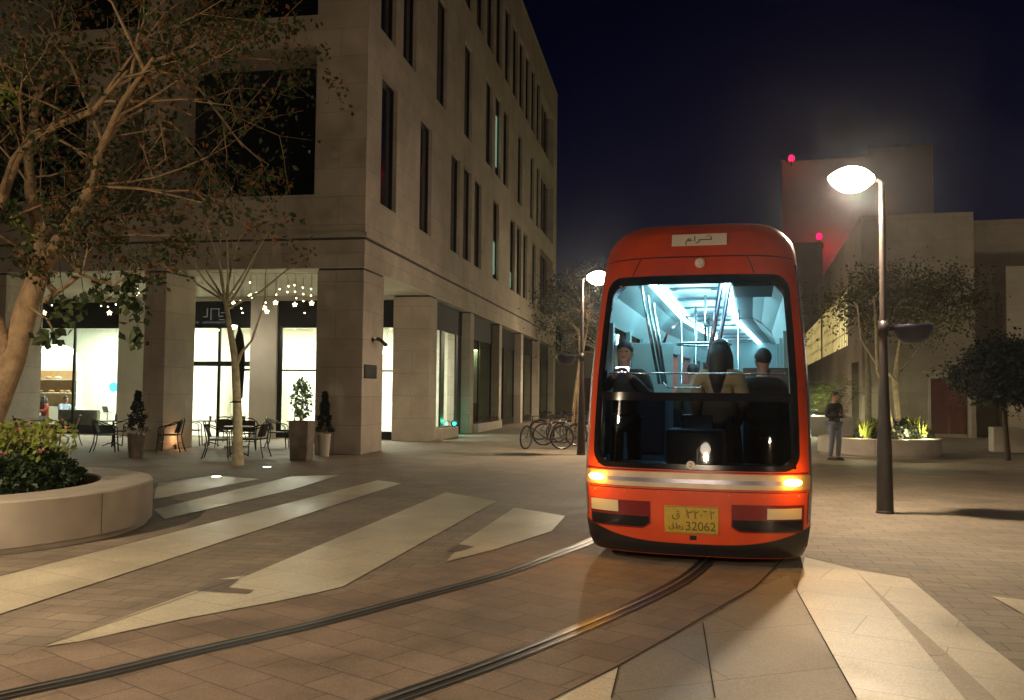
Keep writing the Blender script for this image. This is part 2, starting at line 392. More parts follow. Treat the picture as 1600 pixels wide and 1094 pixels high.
# right-hand slabs
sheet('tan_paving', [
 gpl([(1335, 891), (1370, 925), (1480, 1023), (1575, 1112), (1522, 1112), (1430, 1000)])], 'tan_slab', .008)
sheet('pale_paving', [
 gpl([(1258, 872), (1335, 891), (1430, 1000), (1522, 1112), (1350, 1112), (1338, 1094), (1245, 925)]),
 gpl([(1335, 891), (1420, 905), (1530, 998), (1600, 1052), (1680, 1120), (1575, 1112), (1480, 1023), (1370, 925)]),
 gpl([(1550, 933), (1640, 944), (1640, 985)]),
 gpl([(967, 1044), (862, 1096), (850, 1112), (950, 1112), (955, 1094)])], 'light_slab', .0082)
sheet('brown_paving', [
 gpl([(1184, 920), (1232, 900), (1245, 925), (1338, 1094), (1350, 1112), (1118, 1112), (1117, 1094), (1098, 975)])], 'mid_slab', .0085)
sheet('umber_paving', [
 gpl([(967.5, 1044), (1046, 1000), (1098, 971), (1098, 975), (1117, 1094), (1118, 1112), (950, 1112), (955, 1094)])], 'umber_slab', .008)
# dark joints between the slabs
mb = MB()
for a, b in (((1245, 925), (1338, 1094)), ((1258, 872), (1420, 905)), ((1098, 975), (1117, 1094)), ((1420, 905), (1640, 944)), ((967, 1044), (955, 1094)), ((388, 900), (68, 1012)), ((590, 751), (0, 902))):
    p, q = gp(*a), gp(*b); d = (q-p).normalized(); n = Vector((-d.y, d.x, 0))*.004
    mb.poly([p+n, q+n, q-n, p-n], .0125)
for L in (bandR,):
    for p, q in zip(L, L[1:]):
        d = (q-p).normalized(); n = Vector((-d.y, d.x, 0))*.006; mb.poly([p+n, q+n, q-n, p-n], .0125)
tag(mb.build('paving_joint_lines', 'joint'), kind='structure')

# tram rails set in dark grooves
Lr = gpl([(0, 1090), (156, 1057), (312, 1018), (500, 976), (610, 945.8), (720, 917), (802.5, 893.5), (857.5, 871.5), (923, 848)])
Rr = gpl([(615, 1094), (755, 1045.5), (895, 989.5), (1000, 944), (1077, 904)])
Lr = [Vector((-4.9, 1.6, 0)), Vector((-3.6, 3.7, 0))] + Lr + [Vector((1.35, 11.3, 0)), Vector((2.1, 14, 0)), Vector((4.4, 22, 0)), Vector((8.5, 34, 0))]
Rr = [Vector((-3.7, .7, 0)), Vector((-2.3, 2.75, 0))] + Rr + [Vector((2.05, 9.2, 0)), Vector((2.7, 10.9, 0)), Vector((3.5, 13.6, 0)), Vector((5.8, 21.6, 0)), Vector((9.9, 33.6, 0))]
def smooth_line(L, n=90):
    from mathutils import geometry
    o = []
    P = [2*L[0]-L[1]] + L + [2*L[-1]-L[-2]]
    for i in range(1, len(P)-2):
        p0, p1, p2, p3 = P[i-1:i+3]
        for k in range(10):
            t = k/10; o.append(.5*((2*p1)+(p2-p0)*t+(2*p0-5*p1+4*p2-p3)*t*t+(3*p1-p0-3*p2+p3)*t**3))
    o.append(L[-1])
    for _ in range(25):
        o = [o[0]]+[(o[i-1]+o[i]*2+o[i+1])/4 for i in range(1, len(o)-1)]+[o[-1]]
    return o
def ribbon(mb, L, a, b, z, mi=0):
    vs = []
    for i, p in enumerate(L):
        d = (L[min(i+1, len(L)-1)]-L[max(i-1, 0)]).normalized(); n = Vector((d.y, -d.x, 0))
        vs += [Vector((p.x, p.y, z))+n*a, Vector((p.x, p.y, z))+n*b]
    mb.add(vs, [(2*i, 2*i+1, 2*i+3, 2*i+2) for i in range(len(L)-1)], mi)
for L in (Lr, Rr):
    L = smooth_line(L); mb = MB()
    ribbon(mb, L, -.085, .075, .010, 0); ribbon(mb, L, -.030, -.004, .016, 1); ribbon(mb, L, .052, .060, .015, 1)
    tag(mb.build('tram_rail', ['rail_groove', 'rail_steel']), kind='structure')

# ================================================================== arcade building
B = empty('office_building', Bo, -YB, 'pale limestone corner building with a pillared arcade and rows of narrow slit windows', 'building')
ZF, ZT = 4.88, 22.6
side_h = []
row1 = [1.2, 5.1, 9.2, 11.2, 13.2, 17.1, 21.5, 23.5, 25.6, 28.9]
row2 = [1.0, 3.1, 7.0, 11.15, 15.3, 17.4, 19.4, 23.6, 27.9, 30.3]
row3 = [3.0, 5.0, 7.1, 9.1, 11.1, 13.2, 15.3, 17.35, 19.6, 21.8, 23.8, 25.9, 28.0, 30.1]
for v in row1: side_h.append((v, v+1.42, 6.8, 10.42))
for v in row2: side_h.append((v, v+1.38, 11.62, 15.35))
for v in row3: side_h.append((v, v+1.38, 16.8, 20.5))
bigs = [(32.1, 38.1, 6.62, 10.55), (32.1, 38.1, 11.75, 15.6), (32.1, 38.1, 16.9, 20.45)]
front_h = [(1.42, 5.75, 6.82, 10.81), (6.4, 7.45, 6.82, 10.81), (8.15, 12.6, 6.82, 10.81), (13.3, 14.4, 6.82, 10.81), (15.1, 20, 6.82, 10.81),
           (1.42, 5.75, 11.66, 15.6), (6.4, 10.4, 11.66, 15.6), (11.1, 15.4, 11.66, 15.6), (16.1, 20, 11.66, 15.6),
           (1.42, 7.4, 16.8, 20.6), (8.1, 14, 16.8, 20.6)]
mb = MB()
sk = MB(); panel_wall(mb, (0, 0, 0), (0, 1, 0), (1, 0, 0), 0, 39.9, ZF, ZT, side_h+bigs, 0)
for hs, dp in ((side_h, .16), (bigs, .42)):
    for a, b, c, d in hs:
        mb.add([(0, a, c), (0, b, c), (0, b, d), (0, a, d), (-dp, a, c), (-dp, b, c), (-dp, b, d), (-dp, a, d)], [(0, 1, 5, 4), (1, 2, 6, 5), (2, 3, 7, 6), (3, 0, 4, 7)])
panel_wall(mb, (0, 0, 0), (-1, 0, 0), (0, -1, 0), 0, 26, ZF, ZT, front_h, 1.6)
mb.add([(0, 39.9, 0), (-26, 39.9, 0), (-26, 39.9, ZT), (0, 39.9, ZT)], [(0, 1, 2, 3)])
mb.add([(-26, 0, ZF), (-26, 39.9, ZF), (-26, 39.9, ZT), (-26, 0, ZT)], [(0, 1, 2, 3)])
mb.box(-25.99, -.01, .01, 39.89, ZT-.25, ZT-.05)
mb.build('wall', 'limestone', B)
mb = MB(); mb.box(-.45, .03, -.03, 39.93, ZT, ZT+.12); mb.box(-26, -.45, -.03, .42, ZT, ZT+.12); mb.build('parapet', 'limestone', B)
mb = MB(); mb.box(-26, .07, -.07, 0.0, 5.66, 5.78); mb.box(0.0, .07, 0.0, 39.95, 5.66, 5.78); mb.build('string_course', 'limestone', B)
mb = MB(); mb.box(-26, .012, -.012, -.003, 5.60, 5.655); mb.box(.003, .012, -.003, 39.9, 5.60, 5.655); mb.build('groove', 'recess', B)  # raised strip coloured dark to stand for the shade under the ledge
mb = MB(); mb.box(-26, -.02, .02, 6.6, ZF-.02, ZF+.1); mb.box(-.5, -.02, 6.6, 39.88, ZF-.02, ZF+.1); mb.build('soffit', 'soffit', B)
def bl(x, y, z=0): return Bo + Vector((x*math.cos(YB)+y*math.sin(YB), -x*math.sin(YB)+y*math.cos(YB), z))
# slits glazed with panes, a few lit
def window(a, b, c, d, lit=None, n=Vector((1, 0, 0))):
    f = MB(); x = -.15
    for (y0, y1, z0, z1) in ((a, a+.05, c, d), (b-.05, b, c, d), (a+.05, b-.05, c, c+.06), (a+.05, b-.05, d-.06, d)): f.box(x-.04, x+.03, y0, y1, z0, z1)
    fo = f.build('window', 'frame_black', B)
    p = MB(); p.add([(x-.02, a+.05, c), (x-.02, b-.05, c), (x-.02, b-.05, d), (x-.02, a+.05, d)], [(0, 1, 2, 3)]); po = p.build('pane', 'dark_glass' if not lit else 'glass_dim', fo)
    if lit:
        q = MB(); q.box(x-.06, x-.035, a+.25, b-.05, lit[0], lit[1]); q.build('lit_blind', 'lit_blind', fo)
emimat('lit_blind', (.62, .85, .66), .75)
for h in side_h:
    lit = None
    if abs(h[0]-17.4) < .01 and h[2] > 11: lit = (12.2, 14.6)
    if abs(h[0]-17.1) < .01: lit = (7.1, 8.6)
    if abs(h[0]-21.5) < .01: lit = (7.0, 7.8)
    window(*h, lit=lit)
for a, b, c, d in bigs:
    p = MB(); p.box(-.47, -.41, a, b, c, d)
    po = p.build('window', 'dark_glass', B)
    f = MB()
    for y in (a+1.5, a+3, a+4.5): f.box(-.408, -.36, y-.03, y+.03, c, d)
    f.build('frame', 'frame_black', po)
for a, b, c, d in front_h:
    p = MB(); p.box(-b, -a, 1.52, 1.58, c, d); po = p.build('window', 'dark_glass', B)
    f = MB(); k = max(1, int((b-a)/1.4))
    for i in range(1, k): f.box(-a-(b-a)*i/k-.03, -a-(b-a)*i/k+.03, 1.47, 1.517, c, d)
    f.box(-b, -a, 1.47, 1.517, c+1.0, c+1.06) if k < 2 else f.box(-b+.01, -a-.01, 1.43, 1.468, c+1.0, c+1.05)
    f.build('frame', 'frame_black', po)
# pillars
def pillar(x0, x1, y0, y1, ch=0.0):
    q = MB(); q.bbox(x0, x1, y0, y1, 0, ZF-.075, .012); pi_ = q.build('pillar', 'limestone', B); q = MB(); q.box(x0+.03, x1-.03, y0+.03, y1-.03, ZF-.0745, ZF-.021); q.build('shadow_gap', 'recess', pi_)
pillar(-1.29, -.012, .012, 1.70)
for u in (5.6, 10.5, 15.4, 20.3): pillar(-u-.63, -u, .012, 1.55)
pillar(-1.28, -.012, 6.63, 7.55)
for y0, y1 in ((12.8, 13.45), (19.0, 19.62), (25.25, 25.95), (31.6, 32.3), (38.8, 39.88)): pillar(-.95, -.012, y0, y1)
# inner facade (plane y=6.62) with shop windows
mb = MB()
panel_wall(mb, (0, 6.62, 0), (-1, 0, 0), (0, -1, 0), 1.28, 26, 0, ZF-.02, [(1.281, 5.44, .02, 4.72), (6.4, 10.25, .02, 4.72), (11.4, 17.0, .02, 4.72), (18, 25, .02, 4.72)], .25)
mb.build('shop_wall', 'soffit', B)
def shopfront(x0, x1, kick=.32, door=None, mull=(), signz=3.88, Y=6.74, trans=None):
    f = MB(); f.box(x0, x1, Y-.02, Y+.06, signz, 4.718); s = f.build('sign_panel', 'black_panel', B)
    f = MB(); f.box(x0, x1, Y, Y+.05, signz-.09, signz-.002)
    if kick: f.box(x0, x1, Y, Y+.05, .02, kick)
    for xx, ww in mull: f.box(xx-ww/2, xx+ww/2, Y-.005, Y+.055, kick+.001 if kick else .02, signz-.091)
    for a, b, zz, hh in (trans or ()): f.box(a, b, Y+.002, Y+.052, zz, zz+hh)
    fr = f.build('shop_window', 'frame_black', B)
    p = MB(); p.add([(x0, Y+.03, .02), (x1, Y+.03, .02), (x1, Y+.03, signz), (x0, Y+.03, signz)], [(0, 1, 2, 3)]); p.build('pane', 'glass', fr)
    return s
sgA = shopfront(-17.0, -11.4, .34, mull=((-13.2, .09), (-15.6, .06)))
sgB = shopfront(-10.25, -6.4, .04, mull=((-7.6, .1), (-6.9, .05), (-8.62, .08), (-10.0, .06)), trans=((-8.6, -6.4, 2.46, .17), (-6.88, -6.4, 2.3, .08)))
shopfront(-5.44, -1.28, .30, mull=((-5.35, .16), (-3.3, .08)), trans=((-5.27, -1.29, 2.3, .06),))
shopfront(-25, -18, .3)
# side shopfronts, plane x=-.37
def side_shop(y0, y1, mull, dim):
    X = -.40
    f = MB(); f.box(X-.04, X+.03, y0, y1, 3.88, 4.84); f.build('sign_panel', 'black_panel', B)
    f = MB(); f.box(X-.04, X+.02, y0, y1, .02, .32); f.box(X-.04, X+.02, y0, y0+.08, .321, 3.87); f.box(X-.04, X+.02, y1-.1, y1, .321, 3.87)
    for yy, ww in mull: f.box(X-.045, X+.025, yy-ww/2, yy+ww/2, .321, 3.879)
    fr = f.build('shop_window', 'frame_black', B)
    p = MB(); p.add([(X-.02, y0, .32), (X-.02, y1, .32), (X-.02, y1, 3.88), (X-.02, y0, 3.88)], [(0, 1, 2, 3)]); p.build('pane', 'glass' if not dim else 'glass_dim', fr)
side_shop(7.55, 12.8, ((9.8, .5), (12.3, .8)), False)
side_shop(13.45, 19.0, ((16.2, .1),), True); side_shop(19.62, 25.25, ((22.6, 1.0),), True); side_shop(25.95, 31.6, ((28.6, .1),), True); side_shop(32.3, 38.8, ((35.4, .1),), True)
# rooms behind the glass
mb = MB()
def room(x0, x1, y0, y1, z1, m, name, fl='tile_floor', right=True):
    q = MB(); e = .02
    q.add([(x0, y0, 0), (x1, y0, 0), (x1, y1, 0), (x0, y1, 0), (x0, y0, z1), (x1, y0, z1), (x1, y1, z1), (x0, y1, z1)], [(2, 3, 7, 6), (3, 0, 4, 7), (4, 5, 6, 7)]+([(1, 2, 6, 5)] if right else []))
    q.build(name, m, B)
    q = MB(); q.box(x0, x1, y0, y1, .001, .02); q.build('shop_floor', fl, B)
room(-21.5, -10.35, 6.86, 12.6, 4.2, 'room_white', 'shop_interior')
room(-10.33, -.46, 6.86, 13.0, 4.2, 'room_beige', 'shop_interior', right=False)
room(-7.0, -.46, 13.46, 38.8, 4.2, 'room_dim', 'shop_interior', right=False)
def ceil_light(x0, x1, y0, y1, m, z=4.15):
    q = MB(); q.box(x0, x1, y0, y1, z, z+.04); q.build('ceiling_light', m, B)
ceil_light(-16, -14.6, 8.2, 11.4, 'shop_light'); ceil_light(-13.2, -11.6, 8.0, 11.4, 'shop_light')
ceil_light(-9.4, -8.0, 7.6, 11.6, 'shop_light'); ceil_light(-6.9, -5.4, 7.6, 11.6, 'shop_light'); ceil_light(-4.6, -3.2, 7.6, 11.6, 'shop_light')
for y in (15, 18, 22, 26, 30.5, 35.5): ceil_light(-4.5, -3.6, y, y+1.1, 'shop_light_soft')
for y in (17.3, 24.8, 31.2):      # inner cross walls
    q = MB(); q.box(-6.9, -3.1, y, y+.15, .02, 4.19); q.build('shop_partition', 'room_beige', B)
for y in (14.4, 21.0, 28.0, 34.2):
    q = MB(); q.bbox(-2.4, -1.0, y, y+1.6, .02, 1.1, .03); q.box(-2.9, -2.7, y-.3, y+2.2, .02, 2.7); q.build('display_shelf', 'door_brown', B)
# bright back panels lit by the shop lights: tall white cabinet wall
q = MB(); q.bbox(-9.6, -7.9, 12.2, 12.7, .02, 2.1, .02); q.bbox(-6.6, -2.2, 11.9, 12.5, .02, 1.15, .02); q.build('counter', 'room_white', B)
# cafe niche with shelves of bread
q = MB(); N = 20
arc = [(-20.4, .9)] + [(-15.1, .9)] + [(-15.1 - 1.0 + 1.0*math.cos(t*math.pi/2/N), 2.35+1.0*math.sin(t*math.pi/2/N)) for t in range(N+1)] + [(-20.4, 3.35)]
q.add([(x, 9.9, z) for x, z in arc] + [(x, 9.55, z) for x, z in arc], [tuple(range(len(arc)))] + [(i, i+1, i+1+len(arc), i+len(arc)) for i in range(len(arc)-1)]); q.build('niche', 'room_white', B)
q = MB(); q.box(-20.4, -15.15, 9.84, 9.88, .92, 2.33); q.build('niche_back', 'wood_shelf', B)
for z in (1.42, 1.95):
    q = MB(); q.bbox(-20.4, -15.13, 9.5, 9.83, z, z+.05, .01); sh = q.build('shelf', 'linen', B)
q = MB(); q.bbox(-20.4, -14.9, 9.3, 9.86, .02, .9, .01); q.build('counter', 'room_white', B)
q = MB(); q.box(-20.0, -15.5, 9.5, 9.6, 3.05, 3.12); q.build('ceiling_light', 'shop_light', B)
for z in (1.47, 2.0):
    x = -20.0
    while x < -15.5:
        L = random.uniform(.16, .34); q = MB(); q.ball((0, 0, 0), L*.5, .1, .06, 10)
        tag(q.build('bread_loaf', 'bread' if random.random() < .7 else 'linen', None, True, bl(x, 9.62, z+.05)), 'brown loaf of bread on the lit shelves of the left cafe window', 'bread', 'loaves on the cafe shelves').rotation_euler.z = -YB
        x += L+random.uniform(.05, .3)

# ================================================================== buildings on the right
BR = gp(1348, 681); YR = R(14.8)
RB = empty('stone_building', BR, -YR, 'sand coloured flat roofed building with glowing screen windows behind the right street lamp', 'building')
mb = MB()
scr = [(5.6, 20.5, 4.05, 6.75), (21.8, 44, 4.05, 6.75)]
panel_wall(mb, (0, 0, 0), (0, 1, 0), (-1, 0, 0), 0, 46, 0, 9.2, [(1.2, 4.0, 0.0, 3.15)]+scr, .5)
panel_wall(mb, (0, 0, 0), (1, 0, 0), (0, -1, 0), 0, 4.3, 0, 9.2, [(2.62, 4.0, .14, 2.4)], .22)
mb.box(4.3, 12, 2.0, 2.4, 0, 9.2); mb.add([(4.3, 0, 0), (4.3, 2, 0), (4.3, 2, 9.2), (4.3, 0, 9.2)], [(0, 1, 2, 3)])
mb.box(5.5, 16, .15, 1.9, 0, 6.95)
mb.box(0.02, 16, 2.41, 45.9, 9.0, 9.19)
mb.box(0.02, 4.28, .02, 2.41, 9.0, 9.19)
mb.build('wall', 'limestone_right', RB)
mb = MB(); mb.box(2.3, 4.28, -.10, -.002, 2.62, 2.70); mb.box(2.5, 2.618, -.04, -.002, .0, 2.5); mb.box(4.002, 4.12, -.04, -.002, 0, 2.5); mb.box(2.6185, 4.0, -.04, -.002, 2.402, 2.5); mb.build('door_surround', 'planter_stone', RB)
mb = MB(); mb.box(2.63, 3.30, .10, .15, .14, 2.39); mb.box(3.32, 3.99, .10, .15, .14, 2.39); d = mb.build('door', 'door_brown', RB)
mb = MB(); mb.tube([(3.24, .06, 1.0), (3.24, .06, 1.3)], .015); mb.tube([(3.38, .06, 1.0), (3.38, .06, 1.3)], .015); mb.build('handle', 'steel_dark', d)
mb = MB(); mb.box(1.5, 1.55, 1.2, 4.0, 0, 3.15); mb.build('doorway_back', 'recess', RB)
for a, b, c, d_ in scr:
    q = MB(); q.box(.085, .10, a, b, c, d_); wn = q.build('window', 'screen_lit' , RB)
    q = MB(); y = a+.2
    while y < b-.1: q.box(.02, .07, y-.11, y+.11, c, d_); y += .8
    for z in (c+.7, c+1.45, c+2.2): q.box(.071, .084, a, b, z-.03, z+.03)
    rnd = random.Random(3)
    y = a+.2
    while y < b-.8:
        z = c+rnd.random()*2.4; q.box(.03, .068, y+.11, y+.69, z, z+.07); y += .8
    q.build('screen', 'limestone_right', wn)
# tower and low block far behind
T = empty('tower', (35.2, 91.6, 0), -R(20), 'tall plain windowless tower block behind the glowing right street lamp', 'tower')
mb = MB(); mb.box(-6.8, 6.75, -7, 8, 0, 24.6); mb.box(1.0, 6.75, -6.98, 8, 24.601, 25.3); mb.build('wall', 'tower_wall', T)
mb = MB(); mb.box(-6.9, -6.5, -7.05, -6.6, 24.62, 24.75); mb.build('parapet', 'tower_wall', T)
LB = empty('low_block', (27.9, 83.9, 0), -R(20), 'dark low block standing before the tower with a red beacon on its roof', 'building')
mb = MB(); mb.box(-2.6, 1.2, -2, .9, 0, 15.6); mb.build('wall', 'far_wall', LB)
mb = MB(); mb.box(-2.7, 1.3, -2.1, 1.0, 15.602, 15.75); mb.build('roof', 'far_wall', LB)
def beacon(loc, label, e):
    b = empty('beacon', loc, 0, label, 'beacon'); lo = (1.3, 1.25, .2) if e > 5 else (.3, -.7, -.3)
    q = MB(); q.tube([(0, 0, 0), (0, 0, .5)], .05); q.build('mast', 'steel_dark', b)
    q = MB(); q.lathe([(.18, .5), (.24, .62), (.24, .85), (.12, 1.0), (0, 1.02)], n=14); q.build('lens', 'beacon', b, True)
    point('beacon_light', lo, e, (1, .0, .04), .2, b)
beacon((26.6, 84.9, 23.6), 'red warning beacon glowing on the top corner of the tower', 1)
beacon((28.55, 83.0, 15.1+.65), 'red warning beacon glowing on the roof of the low dark block', 48)
# building closing the street at its far end
FB = empty('far_building', (7.2, 80, 0), -YB, 'beige building closing the far end of the street beside the left lamp', 'building')
mb = MB(); panel_wall(mb, (-6, 0, 0), (1, 0, 0), (0, -1, 0), 0, 16, 0, 9, [(2.0, 3.2, 5.4, 7.6), (5.2, 6.4, 5.4, 7.6), (8.4, 9.6, 5.4, 7.6), (5, 7, 0, 3)], .3)
mb.add([(-6, 0, 0), (-6, 10, 0), (-6, 10, 9), (-6, 0, 9)], [(0, 1, 2, 3)]); mb.box(-6, 10, .01, 10, 8.9, 8.99); mb.build('wall', 'far_wall', FB)
for a in (2.0, 5.2, 8.4):
    q = MB(); q.box(-6+a, -6+a+1.2, .28, .33, 5.4, 7.6); q.build('window', 'dark_glass', FB)
q = MB(); q.box(-1, 1, .28, .33, 0, 3); q.build('door', 'door_brown', FB)

# ================================================================== street lamps
def make_lamp(loc, label, side, energy, planter=True, H=4.76, glow='lamp_glow', rz=0.0):
    t = empty('street_lamp', loc, rz, label, 'street lamp', 'street lamps of the square')
    q = MB(); q.tube([(0, 0, 0), (0, 0, .9), (0, 0, 1.9), (0, 0, 2.6)], [.115, .10, .062, .05], 16)
    q.tube([(0, 0, 2.6), (0, 0, H-.08), (side*.02, 0, H-.02), (side*.08, 0, H), (side*.16, 0, H)], [.05, .042, .042, .04, .035], 12)
    q.lathe([(.125, 0), (.125, .03), (.115, .035)], n=16); q.build('pole', 'lamp_pole', t, True, auto=True)
    # leaf shaped head, glowing bulk enlarged to imitate glare, with a slim dark spine
    n = 24
    def wdf(s): return .235*math.sin(math.pi*min(.985, s*.93+.055))**.75
    q = MB(); vs = []; K = 20
    for i in range(n+1):
        s = i/n; x = side*(.13+s*.64); wd = wdf(s)
        for j in range(K):
            a = 2*math.pi*j/K; vs.append((x, math.cos(a)*wd, H+.01+math.sin(a)*wd*(.72 if math.sin(a) > 0 else .88)))
    q.add(vs, [(i*K+j, i*K+(j+1) % K, (i+1)*K+(j+1) % K, (i+1)*K+j) for i in range(n) for j in range(K)]+[tuple(range(K)), tuple(n*K+j for j in range(K))])
    h = q.build('lamp_head', glow, t, True)
    q = MB(); q.tube([(side*.10, 0, H), (side*.14, 0, H+.02)], [.045, .07], 12); q.build('collar', 'lamp_pole', h, True)
    if planter:
        b = -side; zc = 2.62
        q = MB(); q.tube([(b*.05, 0, zc-.02), (b*.14, 0, zc)], .03, 8); q.tube([(0, 0, zc-.12), (0, 0, zc+.1)], [.07, .07], 14); q.build('bracket', 'steel_dark', t, True)
        q = MB(); q.lathe([(.0, -.22), (.13, -.205), (.22, -.13), (.275, -.01), (.285, .04), (.27, .045), (.25, .0), (.0, -.02)], c=(b*.42, 0, zc), n=28); q.build('hanging_planter', 'basket_metal', t, True)
    if energy:
        point('lamp_light', (side*.45, 0, H-.22), energy*1.05, (1, .78, .52), .12, t, spot=R(172), blend=.35)
        energy *= .27
        point('lamp_light', (side*.45, 0, H-.24), energy, (1, .78, .52), .09, t)
    return t
lampR = make_lamp(gp(1383, 802), 'tall street lamp with a dark bowl planter standing right of the tram', -1, 1000)
lampL = make_lamp(gp(908, 711), 'street lamp behind the tram by the parked bicycles, its glowing head pointing right', 1, 850)
make_lamp((-7.6, 4.2, 0), 'street lamp standing just outside the frame on the left near the round planter', 1, 1900, glow='lamp_glow_soft')
make_lamp((7.4, -5.5, 0), 'street lamp standing behind the viewpoint on the right', -1, 1500, glow='lamp_glow_soft')
make_lamp((-3.2, -6.5, 0), 'street lamp standing behind the viewpoint on the left', 1, 3300, glow='lamp_glow_soft', rz=R(-20))
make_lamp((7.2, 46, 0), 'street lamp far down the street hidden behind the tram', -1, 1700)
make_lamp((22.5, 30.5, 0), 'street lamp outside the frame on the right beside the sand coloured building', -1, 240)

# ================================================================== vegetation
def branch(mb, p, d, L, r, depth, tips, rnd, spread=.55, up=.1, bend=.25, segs=4, n=6):
    pts = [p.copy()]; rs = [r]; q = p.copy(); dd = d.normalized()
    for i in range(segs):
        dd = (dd + Vector((rnd.gauss(0, bend), rnd.gauss(0, bend), rnd.gauss(0, bend)+up))*.35).normalized()
        q = q + dd*L/segs; pts.append(q.copy()); rs.append(r*(1-.55*(i+1)/segs))
    mb.tube(pts, rs, n, cap=False)
    if depth <= 0:
        tips.append((pts, rs)); return
    k = rnd.choice((2, 3)) if depth > 1 else rnd.choice((2, 3, 3))
    for j in range(k):
        i = rnd.randint(max(1, segs-2), segs) if j else segs
        nd = (dd + Vector((rnd.gauss(0, spread), rnd.gauss(0, spread), rnd.gauss(0, spread*.7)))).normalized()
        branch(mb, pts[i], nd, L*rnd.uniform(.55, .8), max(.004, rs[i]*.75), depth-1, tips, rnd, spread, up, bend, 3, max(4, n-1))
    if depth <= 1: tips.append((pts, rs))
def leaves_on(tips, mb, per, size, jitter, rnd, asp=.6, frac=1.0):
    for pts, rs in tips:
        if rnd.random() > frac: continue
        for _ in range(per):
            i = rnd.randint(0, len(pts)-2); p = pts[i].lerp(pts[i+1], rnd.random()) + Vector((rnd.gauss(0, jitter), rnd.gauss(0, jitter), rnd.gauss(0, jitter)))
            mb.leaf(p, size, asp=asp)
def big_tree():
    rnd = random.Random(21); random.seed(5)
    base = Vector((-7.05, 11.35, .5))
    t = empty('tree', base, 0, 'old spreading tree with thick forked trunk growing in the round left planter', 'tree')
    P = lambda px, py, Y: at(px, py, Y)-base
    q = MB(); tips = []
    def limb(L, rs, n=12): q.tube(L, rs, n, cap=False); return L
    limb([Vector((0, 0, -.12)), P(-14, 640, 11.4), P(20, 560, 11.4), P(42, 478, 11.35), P(66, 415, 11.3)], [.24, .19, .155, .135, .125], 16)
    l1 = limb([P(62, 420, 11.3), P(60, 350, 11.4), P(48, 300, 11.6), P(44, 240, 11.9), P(60, 140, 12.2), P(86, 80, 12.5)], [.11, .09, .075, .06, .05, .03])
    l2 = limb([P(66, 418, 11.3), P(96, 368, 11.0), P(127, 319, 10.8), P(149, 276, 10.7), P(154, 240, 10.6), P(190, 160, 10.2), P(240, 90, 10)], [.10, .078, .065, .055, .045, .03, .02])
    l3 = limb([P(84, 400, 11.2), P(112, 376, 11.6), P(154, 352, 12.0), P(215, 335, 12.3), P(290, 330, 12.6)], [.05, .045, .035, .025, .015])
    l4 = limb([P(-20, 380, 10.9), P(0, 319, 10.9), P(24, 250, 10.8), P(46, 219, 10.8), P(88, 196, 10.6), P(146, 173, 10.4), P(165, 150, 10.3), P(200, 110, 10)], [.07, .065, .06, .05, .042, .035, .025, .015])
    limb([P(12, 560, 11.4), P(-18, 470, 11.0), P(-20, 380, 10.9)], [.11, .085, .07])
    l5 = limb([P(72, 470, 11.3), P(104, 446, 11), P(126, 430, 10.8), P(180, 445, 10.6)], [.04, .03, .02, .01])
    l6 = limb([P(44, 478, 11.3), P(75, 500, 11.0), P(90, 530, 10.9)], [.02, .012, .006])
    limbs = [l1, l2, l3, l4, l5]
    for li, L in enumerate(limbs):
        for i in range(1, len(L)):
            for k in range(2):
                p = L[i-1].lerp(L[i], rnd.random()); d = (L[i]-L[i-1]).normalized()
                nd = (d*.5+Vector((rnd.gauss(.15, .7), rnd.gauss(0, .8), rnd.gauss(.25, .5)))).normalized()
                branch(q, p, nd, rnd.uniform(.7, 1.5) if li < 4 else .4, rnd.uniform(.012, .026), 2, tips, rnd, .55, .1)
    # high reach over the front of the arcade building
    for a in ((120, -40, 9.8), (230, 20, 10.2), (320, 60, 10.8), (400, 90, 11.3), (300, 180, 11), (380, 230, 11.6), (60, 40, 11), (180, 60, 11.5), (260, 250, 11.2)):
        p = P(*a); s = l2[4].lerp(l2[6], rnd.random()); mid = s.lerp(p, .5)+Vector((0, 0, .25))
        q.tube([s, mid, p], [.028, .018, .01], 6, cap=False)
        for k in range(3):
            branch(q, mid.lerp(p, rnd.random()), (p-s).normalized()+Vector((rnd.gauss(0, .6), rnd.gauss(0, .6), rnd.gauss(0, .5))), rnd.uniform(.5, 1.0), .012, 2, tips, rnd, .6, 0)
    q.build('trunk', 'bark', t, True)
    lv = MB(); leaves_on(tips, lv, 9, .085, .08, rnd)
    lv.build('foliage', 'leaf_dark', t)
    la = MB(); leaves_on(tips, la, 6, .085, .06, rnd, frac=.6); la.build('foliage', 'leaf_autumn', t)
    # leaf clusters hanging low
    for px, py, Y, n, s in ((160, 452, 10.6, 26, .07), (195, 460, 10.6, 40, .09), (215, 480, 10.55, 26, .07), (205, 440, 10.6, 18, .06), (213, 525, 10.5, 26, .06), (82, 527, 10.9, 22, .06), (60, 530, 10.9, 6, .03), (100, 480, 10.9, 20, .10), (130, 470, 10.8, 20, .09), (15, 330, 10.9, 30, .08)):
        lc = MB(); c = P(px, py, Y)
        for _ in range(n): lc.leaf(c+Vector((random.gauss(0, s), random.gauss(0, s), random.gauss(0, s))), .12, asp=.8)
        lc.tube([c+Vector((0, 0, s)), c+Vector((rnd.gauss(0, .1), 0, .35)), c+Vector((-.15, .1, .75))], .005, 4); lc.build('leaf_cluster', 'leaf_dark', t)
    
    ll = MB()
